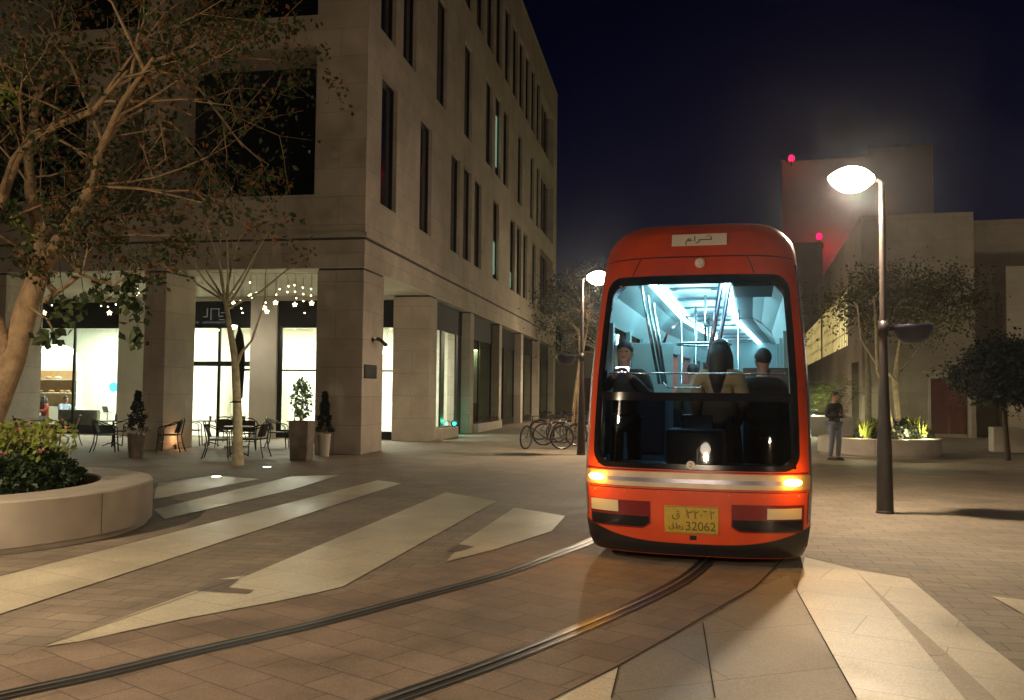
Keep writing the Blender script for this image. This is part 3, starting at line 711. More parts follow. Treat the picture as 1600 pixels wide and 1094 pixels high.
    for px, py, Y, n, s in ((6, 125, 10.3, 60, .10), (24, 148, 10.3, 30, .06), (2, 160, 10.3, 20, .08), (42, 372, 10.8, 14, .05), (30, 350, 10.8, 12, .05)):
        c = P(px, py, Y)
        for _ in range(n): ll.leaf(c+Vector((random.gauss(0, s), random.gauss(0, s), random.gauss(0, s))), .08, asp=.7)
    ll.build('bright_leaves', 'leaf_lime', t)
big_tree()
def young_tree():
    rnd = random.Random(4); random.seed(11); base = gp(372, 727); Y = base.y
    t = empty('tree', base, 0, 'slim young tree with pale trunk and bare fan of branches before the cafe tables', 'tree')
    P = lambda px, py, dy=0: at(px, py, Y+dy)-base
    q = MB(); tips = []
    q.tube([Vector((0, 0, -.02)), P(372, 700), P(371, 640), P(367, 560), P(357, 500), P(353, 470)], [.13, .105, .095, .08, .055, .05], 12, cap=False)
    q.tube([P(369, 572), P(378, 550), P(393, 533), P(404, 500), P(413, 473), P(416, 420)], [.05, .035, .028, .02, .016, .008], 8, cap=False)
    ends = [(290, 395, -.4, .4), (305, 370, .3, .4), (322, 350, -.3, .5), (345, 345, .4, .6), (352, 320, -.2, .6), (400, 400, .4, .5), (420, 360, -.4, .5), (380, 350, .2, .5), (270, 410, .2, .4), (450, 420, -.2, .4)]
    for x, y, dy, L in ends:
        p = P(x, y, dy); s = P(353+rnd.uniform(-3, 4), 480+rnd.uniform(-12, 10)); m_ = s.lerp(p, .5)+Vector((rnd.gauss(0, .05), 0, -.06))
        q.tube([s, m_, p], [.032, .022, .014], 6, cap=False)
        for k in range(3): branch(q, m_.lerp(p, rnd.uniform(.3, 1)), (p-s).normalized()+Vector((rnd.gauss(0, .4), rnd.gauss(0, .4), .2)), L*1.2, .011, 2, tips, rnd, .4, .15)
    q.build('trunk', 'bark_pale', t, True)
    lv = MB(); leaves_on(tips, lv, 3, .09, .05, rnd, frac=.55); lv.build('foliage', 'leaf_autumn', t)
    q = MB(); q.tube([P(368, 629)+Vector((-.12, 0, 0)), P(370, 627)+Vector((.1, 0, 0))], .012, 6); q.lathe([(.1, -.02), (.105, 0), (.1, .02)], c=P(370, 628), n=12); q.build('tree_tie', 'steel_dark', t)
young_tree()
def crown_tree(base, label, stems, crown, mats, nl, leaf, seed, bark='bark_pale', group=None, cl=.42, den=1.0):
    # stems: list of point lists ending in the crown; crown: (centre, rx, ry, rz)
    rnd = random.Random(seed); random.seed(seed); t = empty('tree', base, 0, label, 'tree', group)
    q = MB(); tips = []
    for st, rs in stems:
        L = [Vector(p)-base for p in st]; q.tube(L, rs, 10, cap=False)
    c, rx, ry, rz = crown; c = Vector(c)-base; cl_pts = []
    ends = [Vector(st[-1])-base for st, _ in stems]
    for k in range(int(34*den)):
        while True:
            v = Vector((rnd.uniform(-1, 1), rnd.uniform(-1, 1), rnd.uniform(-.85, 1)))
            if .25 < v.length < 1: break
        p = c+Vector((v.x*rx, v.y*ry, v.z*rz)); cl_pts.append(p)
        e = min(ends, key=lambda s: (s-p).length); m_ = e.lerp(p, .5)+Vector((0, 0, .12))
        q.tube([e, m_, p], [.035, .02, .008], 5, cap=False)
        for _ in range(2): branch(q, m_.lerp(p, .6), (p-e)+Vector((rnd.gauss(0, .5), rnd.gauss(0, .5), rnd.gauss(0, .3))), .5, .009, 1, tips, rnd, .6, 0, segs=3, n=4)
    q.build('trunk', bark, t, True)
    mbs = [MB() for _ in mats]
    for p in cl_pts:
        s = cl*rnd.uniform(.6, 1.2)
        for _ in range(int(nl/len(cl_pts))):
            v = Vector((random.gauss(0, s), random.gauss(0, s), random.gauss(0, s*.6)))
            mbs[rnd.randrange(len(mats))].leaf(p+v, leaf)
    leaves_on(tips, mbs[0], 6, leaf, .06, rnd)
    for mm, nm in zip(mbs, mats): mm.build('foliage', nm, t)
    return t
# tree in the round bench on the right, lit from below
Yt = 24.9; b = at(1398, 690, Yt); b.z = .42
crown_tree(b, 'multi stemmed pale tree lit from below in the round right planter behind the lamp', [
    ([at(1404, 692, Yt), at(1402, 640, Yt), at(1398, 600, Yt), at(1402, 560, Yt), at(1408, 520, Yt-.2), at(1400, 480, Yt-.3)], [.085, .075, .08, .055, .04, .03]),
    ([at(1402, 600, Yt), at(1388, 582, Yt-.2), at(1372, 572, Yt-.3), at(1345, 530, Yt-.5), at(1340, 480, Yt-.4)], [.055, .042, .036, .03, .02]),
    ([at(1403, 585, Yt), at(1420, 565, Yt+.2), at(1435, 545, Yt+.3), at(1455, 500, Yt+.3)], [.042, .032, .027, .02]),
    ([at(1398, 690, Yt-.1), at(1390, 650, Yt-.3), at(1380, 600, Yt-.4), at(1371, 580, Yt-.5), at(1369, 515, Yt-.5), at(1366, 470, Yt-.4)], [.06, .054, .048, .045, .04, .025])],
    (at(1412, 468, Yt), 1.95, 1.5, .95), ['leaf_olive', 'leaf_olive', 'leaf_dark'], 6000, .10, 31)
# second dark tree reaching over the screen windows
Yt = 31; b = Vector((at(1356, 650, Yt).x, Yt, 0))
crown_tree(b, 'slim dark tree close to the corner of the sand coloured building', [
    ([Vector((b.x, b.y, 0)), at(1357, 600, Yt), at(1354, 540, Yt)], [.12, .1, .07])],
    (at(1358, 455, Yt), .85, 1.0, .8), ['leaf_olive', 'leaf_dark'], 1100, .09, 8, den=.5)
# tree beside the left lamp, behind the bicycles
Yt = 29; b = Vector((at(893, 690, Yt).x, Yt, 0))
crown_tree(b, 'olive leaved tree with pale forked trunk behind the left street lamp', [
    ([b, at(897, 640, Yt), at(901, 600, Yt), at(907, 560, Yt), at(905, 520, Yt)], [.07, .06, .055, .05, .035]),
    ([b+Vector((.2, 0, 0)), at(903, 650, Yt), at(904, 600, Yt), at(909, 560, Yt), at(920, 500, Yt)], [.05, .045, .04, .04, .03])],
    (at(900, 480, Yt), 1.1, 1.2, 1.4), ['leaf_shadow', 'leaf_dark'], 1500, .09, 14, bark='bark', den=.6)
Yt = 52; b = Vector((at(960, 660, Yt).x, Yt, 0))
crown_tree(b, 'dark leafy tree farther down the street above the parked bicycles', [
    ([b, b+Vector((0, 0, 2)), b+Vector((.1, 0, 3.6))], [.2, .16, .1])],
    (b+Vector((-1.2, 0, 6.2)), 4.2, 2.6, 2.8), ['leaf_shadow', 'leaf_olive'], 3800, .17, 15, cl=.8)
Yt = 50; b = Vector((at(1228, 660, Yt).x, Yt, 0))
crown_tree(b, 'dark leafy tree between the tram and the sand coloured building', [
    ([b, b+Vector((0, 0, 2)), b+Vector((.1, 0, 3.4))], [.2, .16, .1])],
    (b+Vector((-.3, 0, 6.0)), 1.5, 2.0, 2.2), ['leaf_shadow', 'leaf_olive'], 3000, .15, 16, cl=.4)
# round dark tree at the right edge
Yt = 23.5; b = Vector((at(1575, 700, Yt).x, Yt, 0))
crown_tree(b, 'dense dark round headed tree at the right edge before the sand coloured wall', [
    ([b, b+Vector((0, .1, .9)), b+Vector((-.1, 0, 1.6))], [.07, .06, .05])],
    (at(1588, 585, Yt), 1.5, 1.3, .78), ['leaf_shadow'], 26000, .12, 17, cl=.24, den=2.2, bark='soil')

# planters
def round_planter(c, Ro, Ri, h, label, seams=6):
    t = empty('round_planter', c, 0, label, 'planter')
    q = MB(); q.lathe([(Ro-.05, 0), (Ro-.05, .06), (Ro, .065), (Ro, h-.02), (Ro-.02, h), (Ri+.02, h), (Ri, h-.02), (Ri, h-.18)], n=72); q.build('stone_ring', 'planter_stone', t, True, auto=True)
    q = MB(); q.lathe([(0, h-.10), (Ri-.002, h-.12)], n=48); q.build('soil', 'soil', t)
    q = MB()
    for k in range(seams):
        a = k*2*math.pi/seams+.35; d = Vector((math.cos(a), math.sin(a), 0)); n = Vector((-d.y, d.x, 0))*.004
        q.add([d*(Ro+.002)+n+Vector((0, 0, .07)), d*(Ro+.002)-n+Vector((0, 0, .07)), d*(Ro+.002)-n+Vector((0, 0, h-.02)), d*(Ro+.002)+n+Vector((0, 0, h-.02))], [(0, 1, 2, 3)])
        q.add([d*(Ro-.02)+n+Vector((0, 0, h+.002)), d*(Ro-.02)-n+Vector((0, 0, h+.002)), d*(Ri+.02)-n+Vector((0, 0, h+.002)), d*(Ri+.02)+n+Vector((0, 0, h+.002))], [(0, 1, 2, 3)])
    q.build('joint', 'rail_groove', t)
    return t
PL = Vector((-6.82, 10.5, 0))
round_planter(PL, 2.47, 1.86, .53, 'large round pale stone planter with seat rim at the left edge', 10)
random.seed(2); rnd = random.Random(2)
def hedge(name, label, cat, c, n, f, leaf, m, stems=True, group=None):
    t = empty(name, c, 0, label, cat, group); q = MB()
    for _ in range(n): q.leaf(f(), leaf, asp=.65)
    q.build('foliage', m, t)
    if stems:
        s = MB()
        for _ in range(24):
            p = f(); s.tube([(0, 0, 0), (p.x*.7, p.y*.7, .05), tuple(p)], [.008, .006, .004], 4)
        s.build('stem', 'bark', t)
    return t
def hf():
    a = random.uniform(0, 6.28); r = 1.6*math.sqrt(random.random())
    if random.random() < .6: r = random.uniform(1.1, 1.66)
    top = .54*(1-(r/1.75)**6)+.05*math.sin(a*7)+.04*math.sin(a*17+r*4)
    return Vector((r*math.cos(a), r*math.sin(a), max(.02, random.uniform(.3, 1)**.5*top)))
hedge('hedge', 'low dark green rounded hedge filling the round left planter', 'hedge', PL+Vector((0, 0, .42)), 15000, hf, .075, 'leaf_hedge')
def ff():
    a = random.uniform(-.2, 1.4); r = random.uniform(.55, 1.75)
    return Vector((r*math.cos(a)-.15, r*math.sin(a)-.1, random.uniform(.45, .78)+.05*math.sin(9*a)))
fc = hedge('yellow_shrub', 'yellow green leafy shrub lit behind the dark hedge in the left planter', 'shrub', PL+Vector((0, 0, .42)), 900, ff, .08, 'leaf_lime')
q = MB()
for _ in range(30):
    c = ff()+Vector((0, 0, .02)); 
    for _ in range(5): q.leaf(c, .05, asp=.9)
q.build('flower', 'petal', fc)
PR = Vector((10.35, 25.35, 0))
round_planter(PR, 1.62, 1.25, .5, 'round pale stone planter with spiky lit plants behind the right lamp', 8)
def spiky(c, label, m, n, L, group=None, lean=.7):
    t = empty('spiky_plant', c, 0, label, 'plant', group); q = MB()
    for _ in range(n):
        a = random.uniform(0, 6.28); d = Vector((math.cos(a), math.sin(a), 0)); s = Vector((-d.y, d.x, 0)); l = L*random.uniform(.6, 1.1); le = random.uniform(.1, lean)
        p0 = Vector((random.gauss(0, .05), random.gauss(0, .05), 0)); pm = p0+d*l*le*.4+Vector((0, 0, l*.6)); pe = p0+d*l*le+Vector((0, 0, l*(1-le*.35)))
        q.add([p0-s*.012, p0+s*.012, pm+s*.02, pe, pm-s*.02], [(0, 1, 2, 4), (4, 2, 3)])
    q.build('leaves', m, t); return t
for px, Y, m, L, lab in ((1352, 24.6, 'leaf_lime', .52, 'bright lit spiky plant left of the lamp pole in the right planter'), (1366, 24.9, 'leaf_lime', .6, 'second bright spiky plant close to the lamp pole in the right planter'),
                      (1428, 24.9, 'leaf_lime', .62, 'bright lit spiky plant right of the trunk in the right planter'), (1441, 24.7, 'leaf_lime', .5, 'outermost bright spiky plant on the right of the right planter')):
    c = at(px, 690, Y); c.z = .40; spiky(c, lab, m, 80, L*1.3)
def sf():
    a = random.uniform(0, 6.28); r = 1.1*math.sqrt(random.random()); return Vector((r*math.cos(a), r*math.sin(a)*.6-.3, random.random()**.6*.62*(1-(r/1.2)**3)+.02))
hedge('low_shrub', 'low dark shrub round the trunk in the right planter', 'shrub', PR+Vector((.3, 0, .4)), 3800, sf, .08, 'leaf_shadow')
# ferns behind a low wall
c = at(1290, 650, 36.5); c.z = 0
W1 = empty('low_wall', (c.x, c.y, 0), -YR, 'low stone planter wall holding the glowing ferns behind the walking person', 'wall')
q = MB(); q.bbox(-2.6, 1.05, -.15, .15, 0, .82, .02); q.build('stone', 'planter_stone', W1); q = MB(); q.box(-2.6, 1.05, .15, 2.0, 0, .7); q.build('soil', 'soil', W1)
def fern(c, label, m, n, L):
    t = empty('fern', c, 0, label, 'fern', 'ferns along the right building'); q = MB()
    for _ in range(n):
        a = random.uniform(0, 6.28); d = Vector((math.cos(a), math.sin(a), 0)); l = L*random.uniform(.6, 1.1); pts = []
        for k in range(9):
            s = k/8; pts.append(d*l*s*.6+Vector((0, 0, l*(s*2.1-s*s*1.15))))
        sd = Vector((-d.y, d.x, 0))
        for k in range(1, 9):
            for sg in (-1, 1):
                w_ = .24*l*(1-.75*k/8); q.add([pts[k], pts[k]+sd*sg*w_+d*.06+Vector((0, 0, -.03)), pts[k]+d*.05*l], [(0, 1, 2)])
    q.build('fronds', m, t); return t
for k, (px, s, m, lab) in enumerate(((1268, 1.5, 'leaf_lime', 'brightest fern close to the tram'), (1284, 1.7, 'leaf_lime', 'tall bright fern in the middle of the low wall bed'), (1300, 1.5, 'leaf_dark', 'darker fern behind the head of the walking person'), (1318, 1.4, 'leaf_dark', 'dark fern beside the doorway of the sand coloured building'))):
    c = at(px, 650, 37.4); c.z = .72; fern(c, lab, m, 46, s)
for px, Y, z, e, nm in ((1272, 36.7, .9, 90, 'a'), (1292, 36.8, .9, 60, 'b')):
    c = at(px, 650, Y); t = empty('ground_spotlight', (c.x, c.y, .72), 0, 'small garden spotlight lighting the %s' % ('bright fern near the tram' if nm == 'a' else 'tall fern in the middle of the bed'), 'spotlight')
    q = MB(); q.tube([(0, 0, 0), (0, 0, .08)], .01); q.tube([(0, 0, .08), (0, .03, .16)], [.035, .045], 12); q.build('housing', 'steel_dark', t, True)
    q = MB(); q.lathe([(0, .165), (.035, .162)], c=(0, .03, 0), n=12); q.build('lens', 'uplight_glow', t)
    point('spot_light', (0, -.1, .25), e, (.95, 1, .6), .04, t)
c = at(1585, 690, 24); W2 = empty('low_wall', (at(1600, 690, 27).x, 27, 0), -YR, 'low stone wall at the right edge beneath the round dark tree', 'wall')
q = MB(); q.bbox(-.9, 3, -.3, .3, 0, .75, .02); q.build('stone', 'planter_stone', W2)
def uplight(p, label, e, col=(1, .95, .72), r=.085, tilt=0.0, cone=R(130)):
    t = empty('ground_light', (p.x, p.y, .0), 0, label, 'ground light', 'lights set in the paving')
    q = MB(); q.lathe([(r+.03, .004), (r+.03, .016), (r, .018), (r, .012)], n=24); q.build('steel_ring', 'chrome', t)
    q = MB(); q.lathe([(0, .014), (r, .014)], n=24); q.build('lens', 'uplight_glow', t)
    if e: point('up_light', (0, 0, .06), e, col, .05, t, spot=cone, rot=(R(180)+tilt, 0, 0), blend=.8)
uplight(gp(417, 731), 'bright round light set in the paving right of the young tree', 26, (.9, 1, .6))
uplight(gp(338, 746), 'bright round light set in the paving left of the young tree', 20, (.9, 1, .6))
uplight(gp(843, 694), 'round light set in the paving under the parked bicycles', 8, (1, .85, .6), .06)
for p, lab in ((Vector((10.75, 24.35, .45)), 'small spotlight in the right planter below the tree trunk'), (Vector((9.45, 24.25, .45)), 'small spotlight at the left rim of the right planter'), (Vector((11.2, 24.3, .45)), 'small spotlight at the right side of the right planter')):
    t = empty('ground_spotlight', p, 0, lab, 'spotlight')
    q = MB(); q.tube([(0, 0, -.05), (0, 0, .06)], .012); q.tube([(0, 0, .05), (.02, .04, .13)], [.03, .042], 12); q.build('housing', 'steel_dark', t, True)
    point('spot_light', (0, .05, .2), 20, (1, .88, .45), .04, t)

# ================================================================== cafe terrace
t = empty('wall_washer', bl(-5.52, .55, .0), 0, 'small amber floor spotlight washing the side of the second arcade pillar', 'spotlight')
q = MB(); q.tube([(0, 0, 0), (0, 0, .07), (-.03, 0, .12)], [.03, .03, .04], 10); q.build('housing', 'steel_dark', t, True)
point('wash_light', (.12, 0, .3), 4, (1, .5, .2), .04, t)

def make_chair(label, m='rattan'):
    t = empty('bistro_chair', (0, 0, 0), 0, label, 'chair', 'bistro chairs on the cafe terrace')     # faces +y
    q = MB(); q.bbox(-.235, .235, -.21, .235, .43, .462, .01); q.build('seat', m, t)
    q = MB(); vs = []; fs = []
    for i in range(7):
        z = .50+.32*i/6; y = -.215-.10*i/6
        for j in range(9):
            a = -1+2*j/8; vs.append((a*(.225-.01*i/6), y+.05*a*a, z-(.03*a*a if i == 6 else 0)))
    fs = [(i*9+j, i*9+j+1, (i+1)*9+j+1, (i+1)*9+j) for i in range(6) for j in range(8)]
    n = len(vs); vs += [(x, y-.014, z) for x, y, z in vs]; fs += [tuple(n+k for k in reversed(f)) for f in fs]
    q.add(vs, fs); q.build('backrest', m, t, True)
    for s in (-1, 1):
        q = MB(); q.tube([(s*.19, -.24, .44), (s*.20, -.29, .70), (s*.20, -.315, .83), (s*.12, -.335, .87), (0, -.34, .88)], .015, 8); q.build('back_frame', 'iron', t, True)
        q = MB(); q.tube([(s*.20, -.31, .80), (s*.255, -.22, .79), (s*.285, 0, .70), (s*.275, .18, .655), (s*.25, .235, .60)], .015, 8); q.build('armrest', 'iron', t, True)
        q = MB(); q.tube([(s*.25, .235, .60), (s*.235, .235, .44), (s*.25, .27, .0)], .015, 8); q.build('leg', 'iron', t, True)
        q = MB(); q.tube([(s*.19, -.24, .44), (s*.22, -.27, .22), (s*.25, -.34, .0)], .015, 8); q.build('leg', 'iron', t, True)
    q = MB(); q.tube([(-.24, .24, .26), (.24, .24, .26)], .011, 6); q.tube([(-.22, -.27, .24), (.22, -.27, .24)], .011, 6); q.build('stretcher', 'iron', t, True)
    return t
chair0 = None
# (px, py, heading degrees, label)
chairs = [(265, 706, 95, 'dark bistro chair turned left just right of the topiary pot'),
          (299, 696, -80, 'brown bistro chair glowing orange beside the second arcade pillar'),
          (340, 716, -78, 'dark bistro chair left of the young tree trunk, facing right'),
          (397, 714, 82, 'dark bistro chair right of the young tree trunk, facing left'),
          (434, 700, -85, 'dark bistro chair with cushion left of the big square planter'),
          (352, 699, 10, 'dark bistro chair seen from behind, left of the young tree at the back table'),
          (366, 690, 170, 'farthest bistro chair behind the young tree by the cafe door'),
          (385, 703, 15, 'dark bistro chair seen from behind right beside the young tree'),
          (165, 706, -75, 'dark bistro chair left of the topiary pot, facing right'),
          (196, 698, 80, 'dark bistro chair half hidden behind the topiary pot, facing left'),
          (104, 697, 100, 'dark bistro chair in front of the left cafe window table'),
          (40, 700, -60, 'bistro chair above the hedge near the old tree trunk')]
for i, (px, py, hd, lab) in enumerate(chairs):
    p = gp(px, py)
    if i == 0: chair0 = make_chair(lab); c = chair0; c.location = p; c.rotation_euler.z = R(hd)
    else: c = copy_tree(chair0, p, R(hd), lab)
    if i in (1, 10):
        for k in [k for k in bpy.data.objects if k.parent == c and (k.name.startswith('seat') or k.name.startswith('backrest'))]:
            k.data = k.data.copy(); k.data.materials.clear(); k.data.materials.append(M['rattan_brown'])
def make_table(label, r):
    t = empty('bistro_table', (0, 0, 0), 0, label, 'table', 'round bistro tables on the cafe terrace')
    q = MB(); q.lathe([(0, .715), (r-.02, .715), (r, .722), (r, .738), (r-.01, .745), (0, .745)], n=32); q.build('tabletop', 'tabletop', t, True, auto=True)
    q = MB(); q.tube([(0, 0, .02), (0, 0, .715)], .028, 12); q.build('leg', 'iron', t, True)
    for k in range(3):
        a = k*2.094+.4; q = MB(); q.tube([(0, 0, .12), (math.cos(a)*.15, math.sin(a)*.15, .08), (math.cos(a)*.3, math.sin(a)*.3, .012)], [.018, .016, .012], 8); q.build('foot', 'iron', t, True)
    return t
tabs = [(326, 697, 'round bistro table in front of the cafe door, holding a small cup'), (466, 697, 'round bistro table behind the big square planter'), (372, 713, 'round bistro table behind the young tree trunk'),
        (68, 698, 'round bistro table above the hedge before the left cafe window'), (176, 698, 'round bistro table left of the topiary pot')]
tbl = []
for i, (px, py, lab) in enumerate(tabs):
    p = gp(px, py)
    if i == 0: t0 = make_table(lab, .36); t0.location = p; tbl.append(t0)
    else: tbl.append(copy_tree(t0, p, i*.7, lab))
# things on the tables
def ontable(i, dx, dy): p = tbl[i].location; return Vector((p.x+dx, p.y+dy, .745))
def cup(p, lab, m='pot_white', h=.1, r=.035):
    q = MB(); q.lathe([(0, 0), (r*.75, 0), (r, h), (r*.88, h), (r*.7, .01), (0, .01)], n=16); tag(q.build('cup', m, None, True, p), lab, 'cup')
def bottle(p, lab, m='glass_bottle'):
    q = MB(); q.lathe([(0, 0), (.036, 0), (.036, .13), (.03, .16), (.013, .2), (.013, .26), (0, .26)], n=16); tag(q.build('bottle', m, None, True, p), lab, 'bottle')
mat('glass_bottle', (.35, .38, .36), .1)
cup(ontable(0, .05, -.05), 'dark cup on the table before the cafe door', 'pot_brown', .13, .04)
cup(ontable(3, .15, -.1), 'white cup on the table before the left cafe window'); bottle(ontable(4, .1, -.05), 'clear bottle on the table left of the topiary pot')
q = MB(); q.lathe([(0, 0), (.05, 0), (.055, .1), (0, .1)], n=14); tag(q.build('candle_jar', 'bread', None, True, ontable(1, .1, -.1)), 'amber candle jar on the table behind the square planter', 'candle')
q = MB(); q.lathe([(0, 0), (.03, 0), (.01, .12), (.03, .26), (0, .26)], n=14); tag(q.build('wine_glass', 'glass_bottle', None, True, ontable(1, -.12, 0)), 'stemmed glass on the table behind the square planter', 'glass')
q = MB(); q.bbox(-.1, .1, -.07, .07, 0, .02, .005); q.leaf(Vector((0, 0, .02)), .12, up=Vector((0, 0, 1))); q.leaf(Vector((0, 0, .02)), .12, up=Vector((0, 0, 1))); tag(q.build('napkin', 'linen', None, False, ontable(3, -.05, .05)), 'folded white napkin on the table before the left cafe window', 'napkin')
# big square planter, topiaries
p = gp(471, 719); t = empty('square_planter', p, -YB, 'tall tapered dark square planter standing at the terrace corner', 'planter')
bm = bmesh.new(); bmesh.ops.create_cube(bm, size=1)
for v in bm.verts:
    s = .245 if v.co.z > 0 else .205; v.co = Vector((v.co.x*2*s, v.co.y*2*s, (v.co.z+.5)*.92))
bmesh.ops.bevel(bm, geom=list(bm.edges), offset=.015, segments=2, affect='EDGES')
q = MB(); q.bm(bm); q.build('pot', 'pot_brown', t)
q = MB(); q.box(-.21, .21, -.21, .21, .922, .93); q.build('soil', 'soil', t)
random.seed(33)
def topiary(p, h, r, label, potm, ph, pr, leafm, skew=0.0, n=2600, base_ring=True):
    t = empty('potted_shrub', p, 0, label, 'plant', 'potted shrubs on the terrace')
    q = MB(); q.lathe([(0, 0), (pr*.74, 0), (pr*.96, ph*.9), (pr, ph*.92), (pr, ph), (pr-.03, ph), (pr-.04, ph-.06), (0, ph-.06)], n=28); q.build('pot', potm, t, True, auto=True)
    q = MB(); q.tube([(0, 0, ph-.08), (skew*.5, 0, ph+h*.5), (skew, 0, ph+h*.95)], [.02, .015, .005], 6); q.build('stem', 'bark', t)
    q = MB()
    for _ in range(n):
        s = random.random(); z = ph+.03+h*s; rr = r*(1-s)**.8*(.75+.3*math.sin(s*22+math.sin(s*60)))*math.sqrt(random.uniform(.2, 1)); a = random.uniform(0, 6.28)
        q.leaf(Vector((rr*math.cos(a)+skew*s, rr*math.sin(a), z)), .075, asp=.35, up=Vector((math.cos(a), math.sin(a), .8)))
    q.build('foliage', leafm, t); return t
topiary(gp(212, 715), .95, .27, 'conical dark shrub in a brown pot beside the arcade pillar, between the chairs', 'pot_brown', .58, .21, 'leaf_shadow', .02, 1500)
topiary(gp(506, 713), 1.0, .22, 'narrow conical conifer in a white pot at the foot of the corner pillar', 'pot_white', .56, .17, 'leaf_shadow')
q = MB()
for _ in range(120):
    a = random.uniform(0, 6.28); q.leaf(Vector((.2*math.cos(a), .2*math.sin(a), random.uniform(0, .1))), .09, asp=.8)
tb = gp(212, 715); o = q.build('white_flowers', 'linen', None, False, (tb.x, tb.y-.03, .60)); o.parent = None
tag(o, 'pale flowers spilling over the rim of the brown topiary pot', 'flowers')
# plant inside the window
p = bl(-4.9, 7.6, 0); t = empty('indoor_plant', p, 0, 'leafy indoor plant behind the right cafe window', 'plant')
q = MB(); q.lathe([(0, 0.02), (.16, .02), (.2, .45), (0, .44)], n=20); q.build('pot', 'pot_white', t, True)
q = MB(); q.tube([(0, 0, .4), (.03, 0, 1.1), (0, 0, 1.6)], .015, 6); q.build('stem', 'bark', t)
q = MB()
for _ in range(420):
    a = random.uniform(0, 6.28); z = random.uniform(.75, 2.0); rr = .42*math.sin((z-.5)/1.6*3.1)*math.sqrt(random.random()); q.leaf(Vector((rr*math.cos(a), rr*math.sin(a), z)), .14, asp=.7)
q.build('foliage', 'leaf_hedge', t)
# closed parasol
p = gp(370, 700); t = empty('closed_parasol', p, 0, 'folded black parasol standing behind the young tree before the cafe door', 'parasol')
q = MB(); q.tube([(0, 0, .05), (0, 0, 3.45)], .024, 12); q.build('pole', 'iron', t, True)
q = MB(); n = 16; prof = [(.03, 3.4), (.10, 3.2), (.15, 2.9), (.17, 2.5), (.15, 1.9), (.13, 1.45), (.12, 1.4)]; vs = []
for r_, z in prof:
    for j in range(n*2): a = j*math.pi/n; rr = r_*(1 if j % 2 else .72); vs.append((rr*math.cos(a), rr*math.sin(a), z))
q.add(vs, [(i*2*n+j, i*2*n+(j+1) % (2*n), (i+1)*2*n+(j+1) % (2*n), (i+1)*2*n+j) for i in range(len(prof)-1) for j in range(2*n)]); q.build('canopy', 'parasol', t)
q = MB(); q.bbox(-.28, .28, -.28, .28, 0, .07, .015); q.build('base', 'concrete', t)
# pendant bowl lamp over the terrace
p = bl(-6.35, 5.2, 0); t = empty('pendant_lamp', (p.x, p.y, 3.72), 0, 'small white bowl lamp glowing above the cafe door sign', 'pendant lamp')
q = MB(); q.tube([(0, 0, .1), (0, 0, 1.12)], .006, 6); q.build('cord', 'iron', t)
q = MB(); q.lathe([(.02, .14), (.17, .06), (.19, .03), (.19, .06), (.02, .16)], n=24); q.build('shade', 'steel_dark', t, True)
q = MB(); q.lathe([(0, -.10), (.09, -.08), (.15, -.02), (.175, .045), (0, .05)], n=24); q.build('bowl', 'lamp_glow', t, True)
# pendant inside behind side window
for i, (x, y, z, lab) in enumerate(((-1.9, 7.9, 3.0, 'white pendant lamp glowing in the narrow window beside the corner pillar'), (-1.6, 10.2, 2.75, 'white pendant lamp seen through the first side shop window'))):
    p = bl(x, y, 0); t = empty('pendant_lamp', (p.x, p.y, z), 0, lab, 'pendant lamp')
    q = MB(); q.tube([(0, 0, .2), (0, 0, 4.14-z)], .006, 6); q.build('cord', 'iron', t)
    q = MB(); q.lathe([(.0, -.16), (.1, -.12), (.14, 0), (.1, .14), (.02, .2), (0, .2)], n=20); q.build('globe', 'shop_light', t, True)
# fairy lights with stars under the soffit
def star(q, c, r, n=5):
    vs = []; 
    for k in range(2*n):
        a = math.pi/2+k*math.pi/n; rr = r if k % 2 == 0 else r*.45; vs.append((c[0]+rr*math.cos(a), c[1]-.012, c[2]+rr*math.sin(a)))
    m_ = len(vs); vs2 = [(x, y+.024, z) for x, y, z in vs]
    q.add(vs+vs2+[(c[0], c[1]-.03, c[2]), (c[0], c[1]+.03, c[2])], [(k, (k+1) % m_, 2*m_) for k in range(m_)]+[(m_+(k+1) % m_, m_+k, 2*m_+1) for k in range(m_)]+[(k, m_+k, m_+(k+1) % m_, (k+1) % m_) for k in range(m_)])
def garland(label, stars, bulbs, Y):
    c = at(sum(s[0] for s in stars)/len(stars), 440, Y); zc = 4.86
    t = empty('fairy_lights', (c.x, c.y, zc), 0, label, 'fairy lights', 'fairy lights under the arcade')
    q = MB(); O_ = Vector((c.x, c.y, zc)); xs = []
    for px, py, dy in stars:
        p = at(px, py, Y+dy)-O_; q.tube([(p.x, p.y, p.z+.06), (p.x, p.y, -.02), (p.x, 0, -.03)], .004, 4); xs.append(p)
    for px, py, dy in bulbs:
        p = at(px, py, Y+dy)-O_; q.tube([(p.x, p.y, p.z), (p.x, p.y, -.02), (p.x, 0, -.03)], .003, 4)
    a = min(p.x for p in xs)-.3; b = max(p.x for p in xs)+.2
    q.tube([(a-.3, 0, -.03), (b+.3, 0, -.03)], .005, 4); q.build('wire', 'iron', t)
    for px, py, dy in stars:
        s = MB(); star(s, at(px, py, Y+dy)-O_, .075); s.build('star', 'star_glow', t)
    for px, py, dy in bulbs:
        s = MB(); s.ball(at(px, py, Y+dy)-O_, .018, n=8); s.build('bulb', 'bulb_glow', t, True)
rb = random.Random(9)
